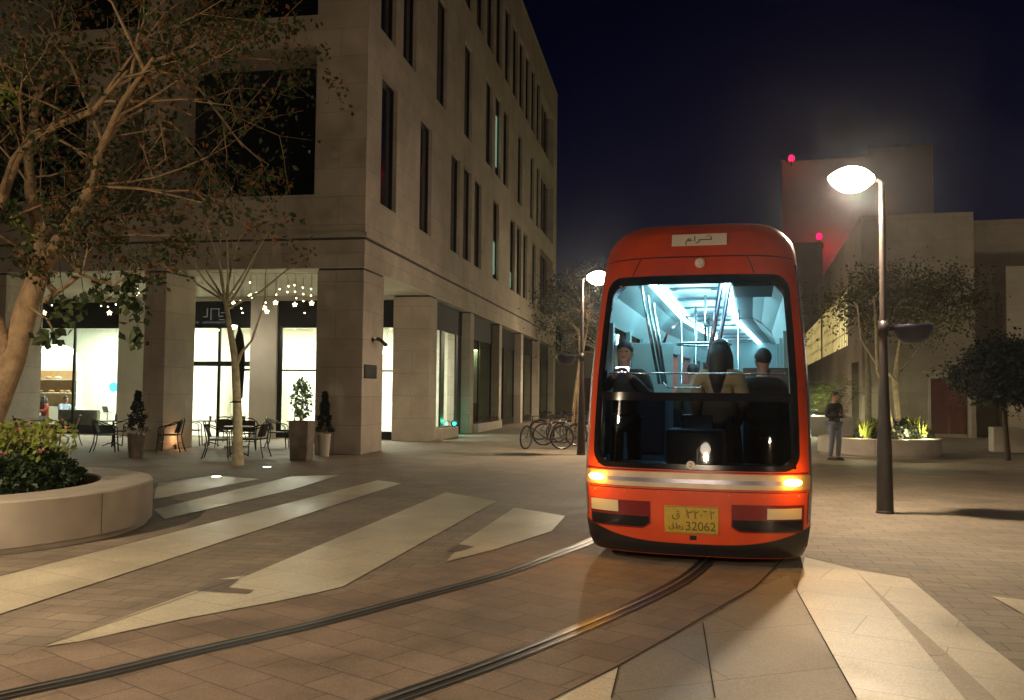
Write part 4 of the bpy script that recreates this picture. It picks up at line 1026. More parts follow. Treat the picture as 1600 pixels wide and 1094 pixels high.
garland('cluster of warm fairy lights and stars hanging beside the corner pillar', [(391.6, 462.7, 0), (365, 474.5, .3), (430.5, 473, 0), (460.7, 476, .2), (488-1, 473.8, 0), (417, 487, .4), (413, 481, .2)],
        [(390+.6, 441.7, .6), (400.8, 457.5, .6), (364.8, 455.4, .8), (353, 464.6, 1.0), (431.5, 460.6, .5), (449, 456.7, .5), (461, 456, .6), (474, 459.6, .7), (486, 451.7, .3), (486, 462, .4), (437, 452, 1.2), (450.7, 447.5, 1.4), (460, 445.7, 1.2), (473, 449.6, 1.2), (415, 473, .7), (474, 470.6, .8), (376, 470, .6), (463, 466, .5), (379, 489, .3), (342, 516, .2), (476, 489, .4), (377, 482, .8)], 24.3)
garland('warm fairy lights hanging behind the branches of the old tree', [(148, 458.7, 0), (171, 489, 0), (69, 489, .3)],
        [(146.6, 451.6, .4), (216, 451, .4), (216.5, 458, .3), (214, 461.5, .2), (195, 462, .5), (181, 476, .5), (168.7, 479.7, .6), (81, 477, .6), (79, 472, .8), (158, 478, .4), (205, 450, .8), (155, 470, .9), (240, 455, .8)], 24.6)
# camera on the corner pillar, plaque
p = bl(0, .95, 3.35); t = empty('security_camera', at(584, 531, Bo.y+1.0), -YB, 'small black security camera on the side of the corner pillar', 'security camera')
pp = bl(-.0, .75, 0); t.location = Vector((pp.x, pp.y, at(584, 531, pp.y).z))
q = MB(); q.lathe([(0, 0), (.06, 0), (.06, .03), (0, .03)], n=16); o = q.build('mount', 'iron', t, True); o.rotation_euler.y = R(90)
q = MB(); q.tube([(.02, 0, 0), (.14, 0, 0)], .018, 8); q.tube([(.13, -.02, .03), (.19, .05, .01), (.24, .34, -.10)], [.045, .05, .05], 12); q.tube([(.24, .34, -.10), (.25, .38, -.115)], [.056, .056], 12); q.build('housing', 'iron', t, True)
y0 = .95; z0 = at(579.5, 581, (Bo+DV*.75).y).z
t = empty('plaque', bl(.0, .62, z0), -YB, 'dark square plaque fixed on the side of the corner pillar', 'plaque')
q = MB(); q.bbox(-.01, .02, -.48, .48, -.18, .18, .005); q.build('plate', 'black_panel', t)
q = MB()
for k in range(5): q.box(.0202, .0212, -.35, .35-.08*(k % 3), .11-k*.05, .12-k*.05)
q.build('engraved_lines', 'steel_dark', t)
# cafe sign lettering on the panel above the door
FR = Matrix.Rotation(R(90), 4, 'X')
def sign_text(s, x, z, size, m): textmesh(s, size, 'lettering', m, sgB, Matrix.Translation((x, 6.71, z)) @ FR)
emimat('sign_dim', (.75, .78, .7), .10)
q = MB()
def stroke(q, pts, w, M_=None, d=.01):
    for a, b in zip(pts, pts[1:]):
        a = Vector((a[0], 0, a[1])); b = Vector((b[0], 0, b[1])); dd = (b-a).normalized(); n = Vector((-dd.z, 0, dd.x))*w/2; e = dd*w*.3
        P = [a-e+n, b+e+n, b+e-n, a-e-n]; P = P + [p+Vector((0, -d, 0)) for p in P]
        if M_: P = [M_ @ p for p in P]
        q.add(P, [(0, 1, 2, 3), (7, 6, 5, 4), (0, 4, 5, 1), (1, 5, 6, 2), (2, 6, 7, 3), (3, 7, 4, 0)])
TM = Matrix.Translation((-8.05, 6.71, 4.2))
stroke(q, [(-.02, .26), (-.02, -.02), (-.16, -.02)], .035, TM); stroke(q, [(.12, .26), (.12, -.12)], .035, TM); stroke(q, [(.12, .26), (.45, .26)], .03, TM)
stroke(q, [(.42, .2), (.42, .0), (.58, .0)], .035, TM); stroke(q, [(.5, .12), (.72, .12)], .03, TM); stroke(q, [(.44, -.12), (.62, -.12)], .03, TM); stroke(q, [(.62, .26), (.95, .26)], .03, TM)
q.build('lettering', 'sign_dim', sgB)
sign_text('THE · · ARTISAN BAKERY', -7.95, 3.98, .115, 'sign_dim')
# little lit things in the side windows
for (px, py, X, m, lab, r) in ((710, 662, -.28, 'green_led', 'round green light glowing low in the first side shop window', .12), (818, 583, -.28, 'red_led', 'small red light glowing in the fourth side shop window', .05)):
    d = ray(px, py); n = Vector((math.cos(YB), -math.sin(YB), 0)); O_ = bl(X, 0, 0)-Vector((0, 0, CAMH)); tt = (O_.dot(n)+0)/(d.dot(n)); p = Vector((0, 0, CAMH))+d*tt
    t = empty('signal_light', p, 0, lab, 'light'); q = MB(); q.ball((0, 0, 0), r, r*.5, r, 12); q.build('lens', m, t, True)
    q = MB(); q.lathe([(r*1.15, 0), (r*1.15, .05), (r*.9, .05)], n=18); o = q.build('housing', 'iron', t, True); o.rotation_euler.x = R(90)
    if m == 'green_led': point('glow', (.15, -.25, .1), 8, (.05, 1, .6), .05, t)
# blue round clock in the left cafe
p = bl(-14.2, 11.9, 0); t = empty('round_sign', (bl(-13.0, 9.85, 0)).to_tuple()[:2]+(0,), 0)
bpy.data.objects.remove(t)
p = bl(-14.55, 11.4, 1.72); p = None
_d = ray(178, 605); _n = DV; _O = bl(0, 9.0, 0); _t = ((_O-Vector((0, 0, CAMH))).dot(_n))/_d.dot(_n); pc = Vector((0, 0, CAMH))+_d*_t
t = empty('round_sign', pc, -YB, 'round blue glowing sign inside the left cafe window', 'sign')
q = MB(); q.lathe([(0, 0), (.17, 0), (.18, .01), (.18, .04), (0, .04)], n=32); o = q.build('disc', 'blue_disc', t); o.rotation_euler.x = R(90)
q = MB(); q.tube([(0, .03, 0), (0, .03, 4.15-pc.z)], .008, 6); q.build('rod', 'iron', t)
# laptop table inside
_O = bl(0, 8.2, 0); _d = ray(168, 640); _t = ((_O-Vector((0, 0, CAMH))).dot(DV))/_d.dot(DV); pl_ = Vector((0, 0, CAMH))+_d*_t
t = empty('side_table', (pl_.x, pl_.y, .02), -YB, 'small white table inside the left cafe window, under the laptop', 'table')
q = MB(); q.bbox(-.35, .35, -.25, .25, .70, .74, .01); q.build('tabletop', 'room_white', t); q = MB(); q.tube([(0, 0, 0), (0, 0, .70)], .03, 10); q.lathe([(0, 0), (.2, 0), (.2, .02), (0, .03)], n=20); q.build('leg', 'room_white', t)
t = empty('laptop', (pl_.x+.05, pl_.y, .763), -YB+R(-20), 'open grey laptop on the small table inside the left cafe', 'laptop')
q = MB(); q.bbox(-.16, .16, -.11, .11, 0, .015, .004); q.build('keyboard', 'steel_dark', t)
q = MB(); q.bbox(-.16, .16, -.006, .006, 0, .22, .003, T=Matrix.Translation((0, -.12, .01)) @ Matrix.Rotation(R(18), 4, 'X')); q.build('screen', 'steel_dark', t)
# sofa
p = bl(-13.3, 7.5, .02); t = empty('sofa', p, -YB, 'grey low sofa inside the left cafe window', 'sofa')
q = MB(); q.bbox(-.8, .8, -.35, -.15, 0, .85, .05); q.bbox(-.8, .8, -.15, .35, 0, .42, .05); q.build('seat', 'room_dim', t)
# stone planter troughs along the side shops
def trough(p, L, W, H, label, flowers):
    t = empty('stone_trough', p, -YB, label, 'planter', 'stone troughs along the shop windows')
    q = MB(); q.bbox(-W/2, W/2, 0, L, 0, H, .015); q.build('trough', 'planter_stone', t)
    q = MB(); q.box(-W/2+.04, W/2-.04, .04, L-.04, H+.001, H+.01); q.build('soil', 'soil', t)
    q = MB()
    for _ in range(flowers): q.leaf(Vector((random.uniform(-W/2.5, W/2.5), random.uniform(L*.6, L), H+random.uniform(0, .18))), .07)
    q.build('plant', 'leaf_autumn', t)
trough(bl(-.12, 8.0, 0), 2.2, .55, .38, 'short stone trough before the first side shop window', 20)
trough(bl(-.08, 13.5, 0), 5.3, .55, .36, 'long stone trough before the second side shop window', 160)
q = MB(); q.box(-.12, .0, 0, .03, 0, .12)

# ================================================================== bicycles
def bicycle(p, rz, label, steer=0.0, paint='bike_paint', basket=False, lean=R(6)):
    t = empty('bicycle', p, rz, label, 'bicycle', 'bicycles parked by the left lamp')      # front towards -x
    t.rotation_euler.x = lean
    def wheel(c, st=0.0):
        T = Matrix.Translation(c) @ Matrix.Rotation(st, 4, 'Z'); q = MB(); n = 36
        q.tube([T @ Vector((.33*math.cos(2*math.pi*k/n), 0, .33*math.sin(2*math.pi*k/n))) for k in range(n+1)], .026, 7, cap=False); wh = q.build('wheel', 'tyre', t, True)
        q = MB(); q.tube([T @ Vector((.308*math.cos(2*math.pi*k/n), 0, .308*math.sin(2*math.pi*k/n))) for k in range(n+1)], .009, 5, cap=False); q.tube([T @ Vector((0, -.04, 0)), T @ Vector((0, .04, 0))], .022, 8)
        for k in range(14):
            a = k*2*math.pi/14; q.tube([T @ Vector((.02*math.cos(a+1), .03*(-1)**k, .02*math.sin(a+1))), T @ Vector((.305*math.cos(a), 0, .305*math.sin(a)))], .0025, 3)
        q.build('rim', 'bike_silver', wh)
    F, Bk = Vector((-.53, 0, .345)), Vector((.52, 0, .345)); bb = Vector((.08, 0, .29)); st = Vector((.22, 0, .82)); hd = Vector((-.36, 0, .80)); hl = Vector((-.41, 0, .66))
    wheel(F, steer); wheel(Bk)
    q = MB()
    for a, b, r in ((bb, st, .017), (hd, st-Vector((.02, 0, .06)), .017), (hl, bb, .02), (hd+Vector((-.01, 0, .03)), hl-Vector((.01, 0, .03)), .022)): q.tube([a, b], r, 8)
    for s in (-1, 1):
        o = Vector((0, s*.045, 0)); q.tube([bb+o*.6, Bk+o], .010, 6); q.tube([st-Vector((.03, 0, .1))+o*.5, Bk+o], .009, 6)
    q.build('frame', paint, t, True)
    T = Matrix.Translation(hl) @ Matrix.Rotation(steer, 4, 'Z') @ Matrix.Translation(-hl); q = MB()
    for s in (-1, 1): q.tube([T @ (hl+Vector((0, s*.05, -.02))), T @ (F+Vector((0, s*.05, 0)))], .012, 6)
    q.tube([T @ (hl+Vector((0, -.05, -.02))), T @ (hl+Vector((0, .05, -.02)))], .014, 6); q.build('fork', paint, t, True)
    T2 = Matrix.Translation(hd) @ Matrix.Rotation(steer, 4, 'Z'); q = MB()
    q.tube([T2 @ Vector((.0, 0, 0)), T2 @ Vector((.03, 0, .17))], .014, 8); q.tube([T2 @ Vector(v) for v in ((.12, -.29, .19), (0, -.2, .19), (-.03, 0, .17), (0, .2, .19), (.12, .29, .19))], .012, 7); q.build('handlebar', 'iron', t, True)
    q = MB(); q.tube([st, st+Vector((.04, 0, .14))], .013, 7); q.build('seat_post', 'bike_silver', t, True)
    q = MB(); c = st+Vector((.05, 0, .16)); q.ball(c+Vector((.06, 0, 0)), .11, .075, .03, 12); q.ball(c+Vector((-.06, 0, 0)), .11, .03, .022, 10); q.build('saddle', 'tyre', t, True)
    q = MB(); q.lathe([(.0, -.004), (.09, -.004), (.09, .004), (0, .004)], n=20); o = q.build('chain_ring', 'bike_silver', t); o.location = bb+Vector((0, .05, 0)); o.rotation_euler.x = R(90)
    q = MB(); q.tube([bb+Vector((0, -.08, 0)), bb+Vector((.1, -.08, -.13)), bb+Vector((.1, -.14, -.13))], .009, 6); q.tube([bb+Vector((0, .07, 0)), bb+Vector((-.1, .08, .13)), bb+Vector((-.1, .15, .13))], .009, 6); q.build('crank', 'bike_silver', t, True)
    q = MB()
    for cc in (F, Bk):
        pts = [cc+Vector((.37*math.cos(a), 0, .37*math.sin(a))) for a in [R(30+12*k) for k in range(10)]]
        if cc is Bk: q.tube(pts, .012, 5)
    q.build('mudguard', 'iron', t, True)
    if basket:
        q = MB(); q.bbox(-.17, .17, -.16, .16, 0, .26, .02, T=Matrix.Translation((.62, 0, .78))); q.build('rear_box', 'iron', t)
        q = MB(); q.tube([(.45, 0, .75), (.8, 0, .75)], .012, 6); q.build('rack', 'iron', t)
bicycle(gp(850, 702), R(4), 'dark bicycle nearest the arcade, front wheel turned outward', R(55))
bicycle(gp(876, 697)+Vector((0, .15, 0)), R(-14), 'silver bicycle leaning behind the nearest one', R(20), 'bike_silver')
bicycle(gp(905, 695)+Vector((0, .9, 0)), R(20), 'dark bicycle with a rear box beside the left lamp pole', R(-15), 'bike_paint', True, R(-5))

bicycle(gp(868, 690)+Vector((0, .9, 0)), R(172), 'dark bicycle parked the other way round at the back of the group', R(12), 'bike_paint')
bicycle(gp(890, 692)+Vector((0, .3, 0)), R(30), 'silver bicycle standing between the others close to the lamp', R(-30), 'bike_silver')

# ================================================================== people
def skinmesh(name, V, E, Rd, m, parent, sub=2, root=0):
    me = bpy.data.meshes.new(name); me.from_pydata([tuple(v) for v in V], E, []); o = bpy.data.objects.new(name, me); COL.objects.link(o); o.parent = parent
    me.materials.append(M[m]); sm = o.modifiers.new('skin', 'SKIN'); sm.use_smooth_shade = True
    for i, r in enumerate(Rd):
        sv = me.skin_vertices[0].data[i]; sv.radius = (r, r) if not isinstance(r, tuple) else r; sv.use_root = (i == root)
    s = o.modifiers.new('sub', 'SUBSURF'); s.levels = sub; s.render_levels = sub
    return o
def person(loc, rz, label, J, cloth, legs, shoe='shoe', hair='short', skin='skin', coat=None, scale=1.0):
    t = empty('person', loc, rz, label, 'person'); t.scale = (scale,)*3          # faces -y
    V = []; E = []; Rd = []
    def v(p, r): V.append(Vector(p)); Rd.append(r); return len(V)-1
    def e(a, b): E.append((a, b))
    pel = v(J['pelvis'], (.13, .10)); spn = v(J['spine'], (.125, .095)); chs = v(J['chest'], (.14, .10)); nk = v(J['neck'], .055); hb = v(Vector(J['head'])+Vector((0, .0, -.09)), .06); hm = v(J['head'], .088); ht = v(Vector(J['head'])+Vector((0, .01, .08)), .07)
    for a, b in ((pel, spn), (spn, chs), (chs, nk), (nk, hb), (hb, hm), (hm, ht)): e(a, b)
    for s in ('L', 'R'):
        sh = v(J['sh'+s], .055); el = v(J['el'+s], .042); wr = v(J['wr'+s], .027); e(chs, sh); e(sh, el); e(el, wr)
        d = (Vector(J['wr'+s])-Vector(J['el'+s])).normalized(); hd = v(Vector(J['wr'+s])+d*.06, (.038, .022)); e(wr, hd)
        hp = v(J['hip'+s], .085); kn = v(J['kn'+s], .058); an = v(J['an'+s], .04); e(pel, hp); e(hp, kn); e(kn, an)
    skinmesh('body', V, E, Rd, skin, t)
    # fingers and thumb
    V2 = []; E2 = []; R2 = []
    for s in ('L', 'R'):
        w_ = Vector(J['wr'+s]); d = (w_-Vector(J['el'+s])).normalized(); a = d.cross(Vector((0, 0, 1))).normalized() if abs(d.z) < .95 else Vector((1, 0, 0)); nrm = a.cross(d)
        for k in range(4):
            o_ = (k-1.5)*.018; L = (.066, .076, .072, .056)[k]; b0 = len(V2)
            V2 += [w_+d*.07+a*o_, w_+d*(.10+L*.3)+a*o_*1.1, w_+d*(.10+L*.75)+a*o_*1.1-nrm*.018, w_+d*(.09+L)+a*o_-nrm*.045]; R2 += [.009, .0085, .008, .0065]; E2 += [(b0, b0+1), (b0+1, b0+2), (b0+2, b0+3)]
        sg = 1 if s == 'L' else -1; b0 = len(V2)
        V2 += [w_+d*.03+a*sg*.02, w_+d*.065+a*sg*.05-nrm*.01, w_+d*.10+a*sg*.055-nrm*.03]; R2 += [.012, .010, .008]; E2 += [(b0, b0+1), (b0+1, b0+2)]
    fo = skinmesh('fingers', V2, E2, R2, skin, t, 1)
    for i in range(0, len(V2)): fo.data.skin_vertices[0].data[i].use_root = False
    k = 0
    for s in range(2):
        for f_ in range(5):
            fo.data.skin_vertices[0].data[k].use_root = True; k += 4 if f_ < 4 else 3
    H = Vector(J['head'])
    fc = MB(); fc.ball(H+Vector((0, -.015, 0)), .078, .092, .115, 16); fc.ball(H+Vector((0, -.108, -.015)), .013, .02, .022, 8)
    for s in (-1, 1): fc.ball(H+Vector((s*.079, .0, -.005)), .012, .02, .03, 8)
    fc.ball(H+Vector((0, -.085, -.068)), .035, .02, .02, 8); fc.build('head', skin, t, True)
    fe = MB()
    for s in (-1, 1): fe.ball(H+Vector((s*.032, -.101, .012)), .012, .006, .007, 8)
    fe.build('eye', 'hair', t); fm = MB(); fm.ball(H+Vector((0, -.103, -.052)), .022, .006, .006, 8); fm.build('mouth', 'red_cloth', t)
    hr = MB(); hr.ball(H+Vector((0, .006, .040)), .091, .103, .098, 16)
    if hair == 'long':
        hr.tube([H+Vector((0, .04, .05)), H+Vector((0, .07, -.08)), H+Vector((0, .075, -.25)), H+Vector((0, .08, -.42))], [.085, .10, .095, .05], 12)
        for s in (-1, 1): hr.tube([H+Vector((s*.06, .0, .06)), H+Vector((s*.09, -.02, -.06)), H+Vector((s*.095, -.02, -.22)), H+Vector((s*.08, -.03, -.36))], [.04, .04, .04, .015], 8)
    if hair == 'bun': hr.ball(H+Vector((0, .05, .13)), .045, n=10)
    hr.build('hair', 'hair', t, True)
    # clothing grown over the same joints
    V3 = [J['spine'], J['chest'], J['pelvis'], Vector(J['neck'])+Vector((0, 0, -.05)), J['shL'], J['elL'], Vector(J['wrL']), J['shR'], J['elR'], Vector(J['wrR'])]
    skinmesh('jacket', V3, [(0, 1), (0, 2), (1, 3), (1, 4), (4, 5), (5, 6), (1, 7), (7, 8), (8, 9)], [(.165, .14), (.185, .145), (.175, .145), .09, .10, .074, .05, .10, .074, .05], cloth, t)
    V4 = [J['pelvis'], J['hipL'], J['knL'], J['anL'], J['hipR'], J['knR'], J['anR']]
    skinmesh('trousers', V4, [(0, 1), (1, 2), (2, 3), (0, 4), (4, 5), (5, 6)], [(.145, .115), .10, .073, .056, .10, .073, .056], legs, t)
    for s in ('L', 'R'):
        a = Vector(J['an'+s]); z0 = a.z-.075; q = MB(); q.ball(a+Vector((0, -.06, -.045)), .048, .14, .045, 14); q.bbox(a.x-.045, a.x+.045, a.y-.19, a.y+.07, z0-.008, z0+.012, .005); q.build('shoe', shoe, t, True)
    if coat:
        q = MB(); p = Vector(J['pelvis']); q.lathe([(.17, .22), (.19, .05), (.22, -.25), (.25, -.62), (.235, -.62), (.16, .2)], c=p, n=24, sy=.72); q.build('coat_skirt', cloth, t, True)
    return t
stand = dict(pelvis=(0, 0, .95), spine=(0, .01, 1.12), chest=(0, .0, 1.33), neck=(0, -.0, 1.49), head=(0, -.03, 1.63), shL=(.19, .0, 1.40), shR=(-.19, .0, 1.40), elL=(.25, .02, 1.12), elR=(-.25, .02, 1.12),
             wrL=(.10, -.22, 1.13), wrR=(-.10, -.22, 1.16), hipL=(.095, 0, .90), hipR=(-.095, 0, .90), knL=(.11, -.05, .50), knR=(-.085, .0, .50), anL=(.10, -.02, .083), anR=(-.07, .08, .083))
person(gp(1304, 719), R(28), 'person walking in dark jacket and pale jeans, looking down at something held in both hands', stand, 'jacket', 'jeans')
q = MB(); q.bbox(-.035, .035, -.07, .07, -.005, .005, .003, T=Matrix.Rotation(R(35), 4, 'X')); pw = gp(1304, 719); tag(q.build('phone', 'steel_dark', None, False, (pw.x-.02, pw.y-.31, 1.15)), 'dark phone held by the walking person', 'phone')
sit = dict(pelvis=(0, .1, .5), spine=(0, .12, .68), chest=(0, .1, .90), neck=(0, .07, 1.06), head=(0, .03, 1.2), shL=(.18, .1, .97), shR=(-.18, .1, .97), elL=(.24, -.05, .74), elR=(-.24, -.05, .74), wrL=(.12, -.28, .80), wrR=(-.12, -.28, .80),
           hipL=(.1, .05, .48), hipR=(-.1, .05, .48), knL=(.12, -.38, .50), knR=(-.12, -.38, .50), anL=(.12, -.42, .1), anR=(-.12, -.42, .1))
def inside(px, py, v):
    O_ = bl(0, v, 0)-Vector((0, 0, CAMH)); d = ray(px, py); tt = O_.dot(DV)/d.dot(DV); p = Vector((0, 0, CAMH))+d*tt; return Vector((p.x, p.y, .02))
person(inside(103, 640, 8.0), R(60), 'person with hair in a bun and pale blue shirt seated inside the left cafe window', sit, 'shirt_blue', 'jeans', hair='bun')
person(inside(66, 640, 7.7), R(-40), 'person in a reddish top seated at the left edge of the cafe window', sit, 'red_cloth', 'jeans', hair='long')

# ================================================================== tram
TH = R(15.0); TP = Vector((1.735, 8.58, 0))
TR = empty('tram', TP, -TH, 'orange tram with rounded front, lit cyan interior and amber indicators glowing', 'tram')
TI = (Matrix.Translation(TP) @ Matrix.Rotation(-TH, 4, 'Z')).inverted()
prof = [(.10, .10, 1.01), (.20, .05, 1.06), (.40, .015, 1.09), (.75, .0, 1.105), (.95, .02, 1.105), (1.3, .07, 1.10), (1.8, .17, 1.085), (2.3, .30, 1.055), (2.8, .46, 1.015), (3.0, .55, 1.0), (3.2, .66, .99), (3.35, .78, .985), (3.45, .95, .98), (3.51, 1.2, .975), (3.54, 1.7, .97)]
def pf(z):
    z = max(prof[0][0], min(prof[-1][0], z))
    for a, b in zip(prof, prof[1:]):
        if z <= b[0]: s = (z-a[0])/(b[0]-a[0]); return a[1]+(b[1]-a[1])*s, a[2]+(b[2]-a[2])*s
    return prof[-1][1:]
def dropf(z): return 0 if z < 2.9 else .25*((z-2.9)/.66)**1.6
def SP(u, z):
    y, hw = pf(z); a = min(1, abs(u))
    return Vector((u*hw, y+.42*(1-math.sqrt(max(0, 1-a**3))), z-dropf(z)*a**7))
def SO(u, z, off):
    e = .01; n = (SP(min(1, u+e), z)-SP(u-e, z)).cross(SP(u, z+e)-SP(u, z-e)).normalized()
    if n.y > 0: n = -n
    return SP(u, z)+n*off
L1 = 6.7
zs = [.10+.05*i for i in range(62)]+[3.2, 3.24, 3.28, 3.32, 3.36, 3.40, 3.43, 3.46, 3.48, 3.50, 3.52, 3.53, 3.54]
zs = sorted({round(z, 3) for z in zs if z <= 3.15 or z > 3.17})
us = sorted({round(x, 4) for x in [-1, -.995, -.985, -.97, -.95, -.925, -.9, -.86, -.82, .82, .86, .9, .925, .95, .97, .985, .995, 1]+[-.8+.08*i for i in range(21)]})
q = MB(); vs = [SP(u, z) for z in zs for u in us]; nu = len(us); fs = []
for i in range(len(zs)-1):
    for j in range(nu-1):
        mu, mz = (us[j]+us[j+1])/2, (zs[i]+zs[i+1])/2
        if abs(mu) < .86 and .95 < mz < 2.8: continue
        fs.append((i*nu+j, i*nu+j+1, (i+1)*nu+j+1, (i+1)*nu+j))
q.add(vs, fs)
YS = [1.1, 6.3, L1]
for sg in (-1, 1):
    rows = []
    for z in zs:
        p = SP(sg, z); rows.append([p]+[Vector((p.x, max(p.y+.001, y), p.z)) for y in YS])
    for r0, r1 in zip(rows, rows[1:]):
        for k in range(3):
            mz = (r0[k].z+r1[k].z)/2
            if k == 1 and 1.0 < mz < 2.45: continue
            q.add([r0[k], r0[k+1], r1[k+1], r1[k]], [(0, 1, 2, 3) if sg > 0 else (3, 2, 1, 0)])
top = [SP(u, 3.54) for u in us]; q.add(top+[Vector((p.x, L1, p.z)) for p in top], [(j, j+1, nu+j+1, nu+j) for j in range(nu-1)])
body = q.build('body', ['tram_orange', 'tram_side'], TR, True, auto=True)
for f in body.data.polygons:
    c = f.center
    if .45 < c.z < 3.0 and abs(c.x) > pf(c.z)[1]*.972: f.material_index = 1
# weld for smooth shading
bm = bmesh.new(); bm.from_mesh(body.data); bmesh.ops.remove_doubles(bm, verts=bm.verts, dist=.0008); bmesh.ops.recalc_face_normals(bm, faces=bm.faces); bm.to_mesh(body.data); bm.free()
def patch(name, u0, u1, z0, z1, off, m, parent=None, nu=24, nz=8, ztop=None, zbot=None, smooth=True, th=0.0):
    q = MB(); vs = []
    for i in range(nz+1):
        for j in range(nu+1):
            u = u0+(u1-u0)*j/nu; a = zbot(u) if zbot else z0; b = ztop(u) if ztop else z1
            vs.append(SO(u, a+(b-a)*i/nz, off))
    q.add(vs, [(i*(nu+1)+j, i*(nu+1)+j+1, (i+1)*(nu+1)+j+1, (i+1)*(nu+1)+j) for i in range(nz) for j in range(nu)])
    if off > .008:     # skirt back to the body so raised pieces have thickness
        ring = [j for j in range(nu+1)]+[(i+1)*(nu+1)-1 for i in range(1, nz+1)]+[nz*(nu+1)+j for j in range(nu-1, -1, -1)]+[i*(nu+1) for i in range(nz-1, 0, -1)]
        n0 = len(vs); bk = []
        for k in ring:
            i, j = divmod(k, nu+1); u = u0+(u1-u0)*j/nu; a = zbot(u) if zbot else z0; b = ztop(u) if ztop else z1; bk.append(SO(u, a+(b-a)*i/nz, -.002))
        fr = [vs[k] for k in ring]; n = len(fr); q.add(fr+bk, [(i, n+i, n+(i+1) % n, (i+1) % n) for i in range(n)])
    return q.build(name, m, parent or TR, smooth, auto=True)
def rrect(u0, u1, z0, z1, ru, rz, n=10):
    pts = []
    for cx, cz, a0 in ((u1-ru, z0+rz, -90), (u1-ru, z1-rz, 0), (u0+ru, z1-rz, 90), (u0+ru, z0+rz, 180)):
        for k in range(n+1):
            a = R(a0+90*k/n); pts.append((cx+ru*math.cos(a), cz+rz*math.sin(a)))
    P = []
    for i, p in enumerate(pts):
        p2 = pts[(i+1) % len(pts)]; d = math.hypot(p2[0]-p[0], p2[1]-p[1]); k = max(1, int(d/.05))
        for j in range(k): P.append((p[0]+(p2[0]-p[0])*j/k, p[1]+(p2[1]-p[1])*j/k))
    return P
A_ = rrect(-.90, .89, .925, 2.86, .13, .17); c0 = (0, 1.9)
q = MB(); ring = []
for s, off in ((1.0, .001), (.995, .010), (.86, .010), (.852, -.012)):
    for (u, z) in A_:
        if s >= .99: uu, zz = u*s, 1.89+(z-1.89)*s
        else: uu, zz = u*.945*(s/.86), 1.875+(z-1.89)*(.90/.967)*(s/.86)
        ring.append(SO(uu, zz, off))
n = len(A_); q.add(ring, [(k*n+i, k*n+(i+1) % n, (k+1)*n+(i+1) % n, (k+1)*n+i) for k in range(3) for i in range(n)])
frame = q.build('windscreen_frame', 'tram_gloss_black', TR, True, auto=True)
patch('windscreen', -.87, .87, 1.64, 2.82, -.008, 'windscreen', nu=30, nz=16)
patch('windscreen_lower', -.87, .87, .945, 1.64, -.008, 'windscreen_low', nu=30, nz=10)
patch('windscreen_band', -.85, .84, 1.585, 1.665, -.001, 'tram_gloss_black', nu=30, nz=2)
patch('skirt', -.99, .99, .11, .3, .006, 'tram_black', ztop=lambda u: .225+.19*abs(u)**3.2, nu=40, nz=6)
patch('trim_line', -.955, .955, .905, .918, .006, 'lens_red', nu=36, nz=1)
tb_ = patch('bumper_bar', -.965, .965, .755, .895, .016, 'tram_silver', nu=44, nz=4)
patch('bar_groove', -.80, .80, .80, .838, .0185, 'tram_side', tb_, nu=36, nz=1)
for sg in (-1, 1):
    a, b = (-.925, -.37) if sg < 0 else (.325, .925)
    lc = patch('light_cluster', a, b, .355, .615, .008, 'lens_red', nu=16, nz=6, zbot=(lambda u, s=sg: .355+.05*max(0, 1-abs(u-(-.37 if s < 0 else .325))/.06)))
    patch('dark_lens', a+.01 if sg < 0 else a+.01, b-.01, .375, .47, .0105, 'lens_dark' if 'lens_dark' in M else 'tram_gloss_black', lc, nu=16, nz=3, zbot=(lambda u, s=sg: .37+.05*max(0, 1-abs(u-(-.37 if s < 0 else .325))/.07)))
    a2, b2 = (-.915, -.655) if sg < 0 else (.62, .90)
    patch('reflector', a2, b2, .50 if sg < 0 else .485, .61 if sg < 0 else .585, .014, 'lens_white', lc, nu=10, nz=2)
    # indicator
    q = MB(); c = (sg*.855 if sg < 0 else .82, .825); rg = [SO(c[0], c[1], .05)]; K = 20
    for rr, off in ((.5, .042), (1, .018)):
        for k in range(K): t_ = 2*math.pi*k/K; rg.append(SO(max(-.99, min(.99, c[0]+.075*rr*math.cos(t_))), c[1]+.036*rr*math.sin(t_), off))
    q.add(rg, [(0, 1+k, 1+(k+1) % K) for k in range(K)]+[(1+k, 1+K+k, 1+K+(k+1) % K, 1+(k+1) % K) for k in range(K)])
    ind = q.build('indicator', 'indicator', TR, True)
    lp = SO(c[0], c[1], .16); point('indicator_light', lp, 5.5, (1, .42, .04), .04, TR)
pl = patch('number_plate', -.245, .215, .325, .585, .010, 'plate_yellow', nu=8, nz=4)
FX = Matrix.Rotation(R(90), 4, 'X')
def on_front(u, z, off): return Matrix.Translation(SO(u, z, off)) @ FX
for s, u, z, sz in (('٣٢٠٦٢', .065, .505, .115), ('ق', -.145, .505, .10), ('قطر', -.145, .395, .075), ('32062', .065, .395, .115)):
    try: textmesh(s, sz, 'plate_lettering', 'plate_ink', pl, on_front(u, z, .013), .0015)
    except Exception as ex: print('text', ex)
q = MB()
for a, b, c_, d in ((-.235, .205, .575, .580), (-.235, .205, .330, .335), (-.06, -.055, .34, .57)):
    p0, p1, p2, p3 = SO(a, c_, .0125), SO(b, c_, .0125), SO(b, d, .0125), SO(a, d, .0125); q.add([p0, p1, p2, p3], [(0, 1, 2, 3)])
q.build('plate_border', 'plate_ink', pl)
q = MB(); q.lathe([(0, 0), (.040, 0), (.040, .004), (0, .004)], n=28); bd = q.build('badge', 'board_white', TR); bd.location = SO(-.02, .972, .011); bd.rotation_euler.x = R(90)
textmesh('2', .062, 'badge_number', 'ink', bd, Matrix.Translation((0, -.002, .006)), .0015)
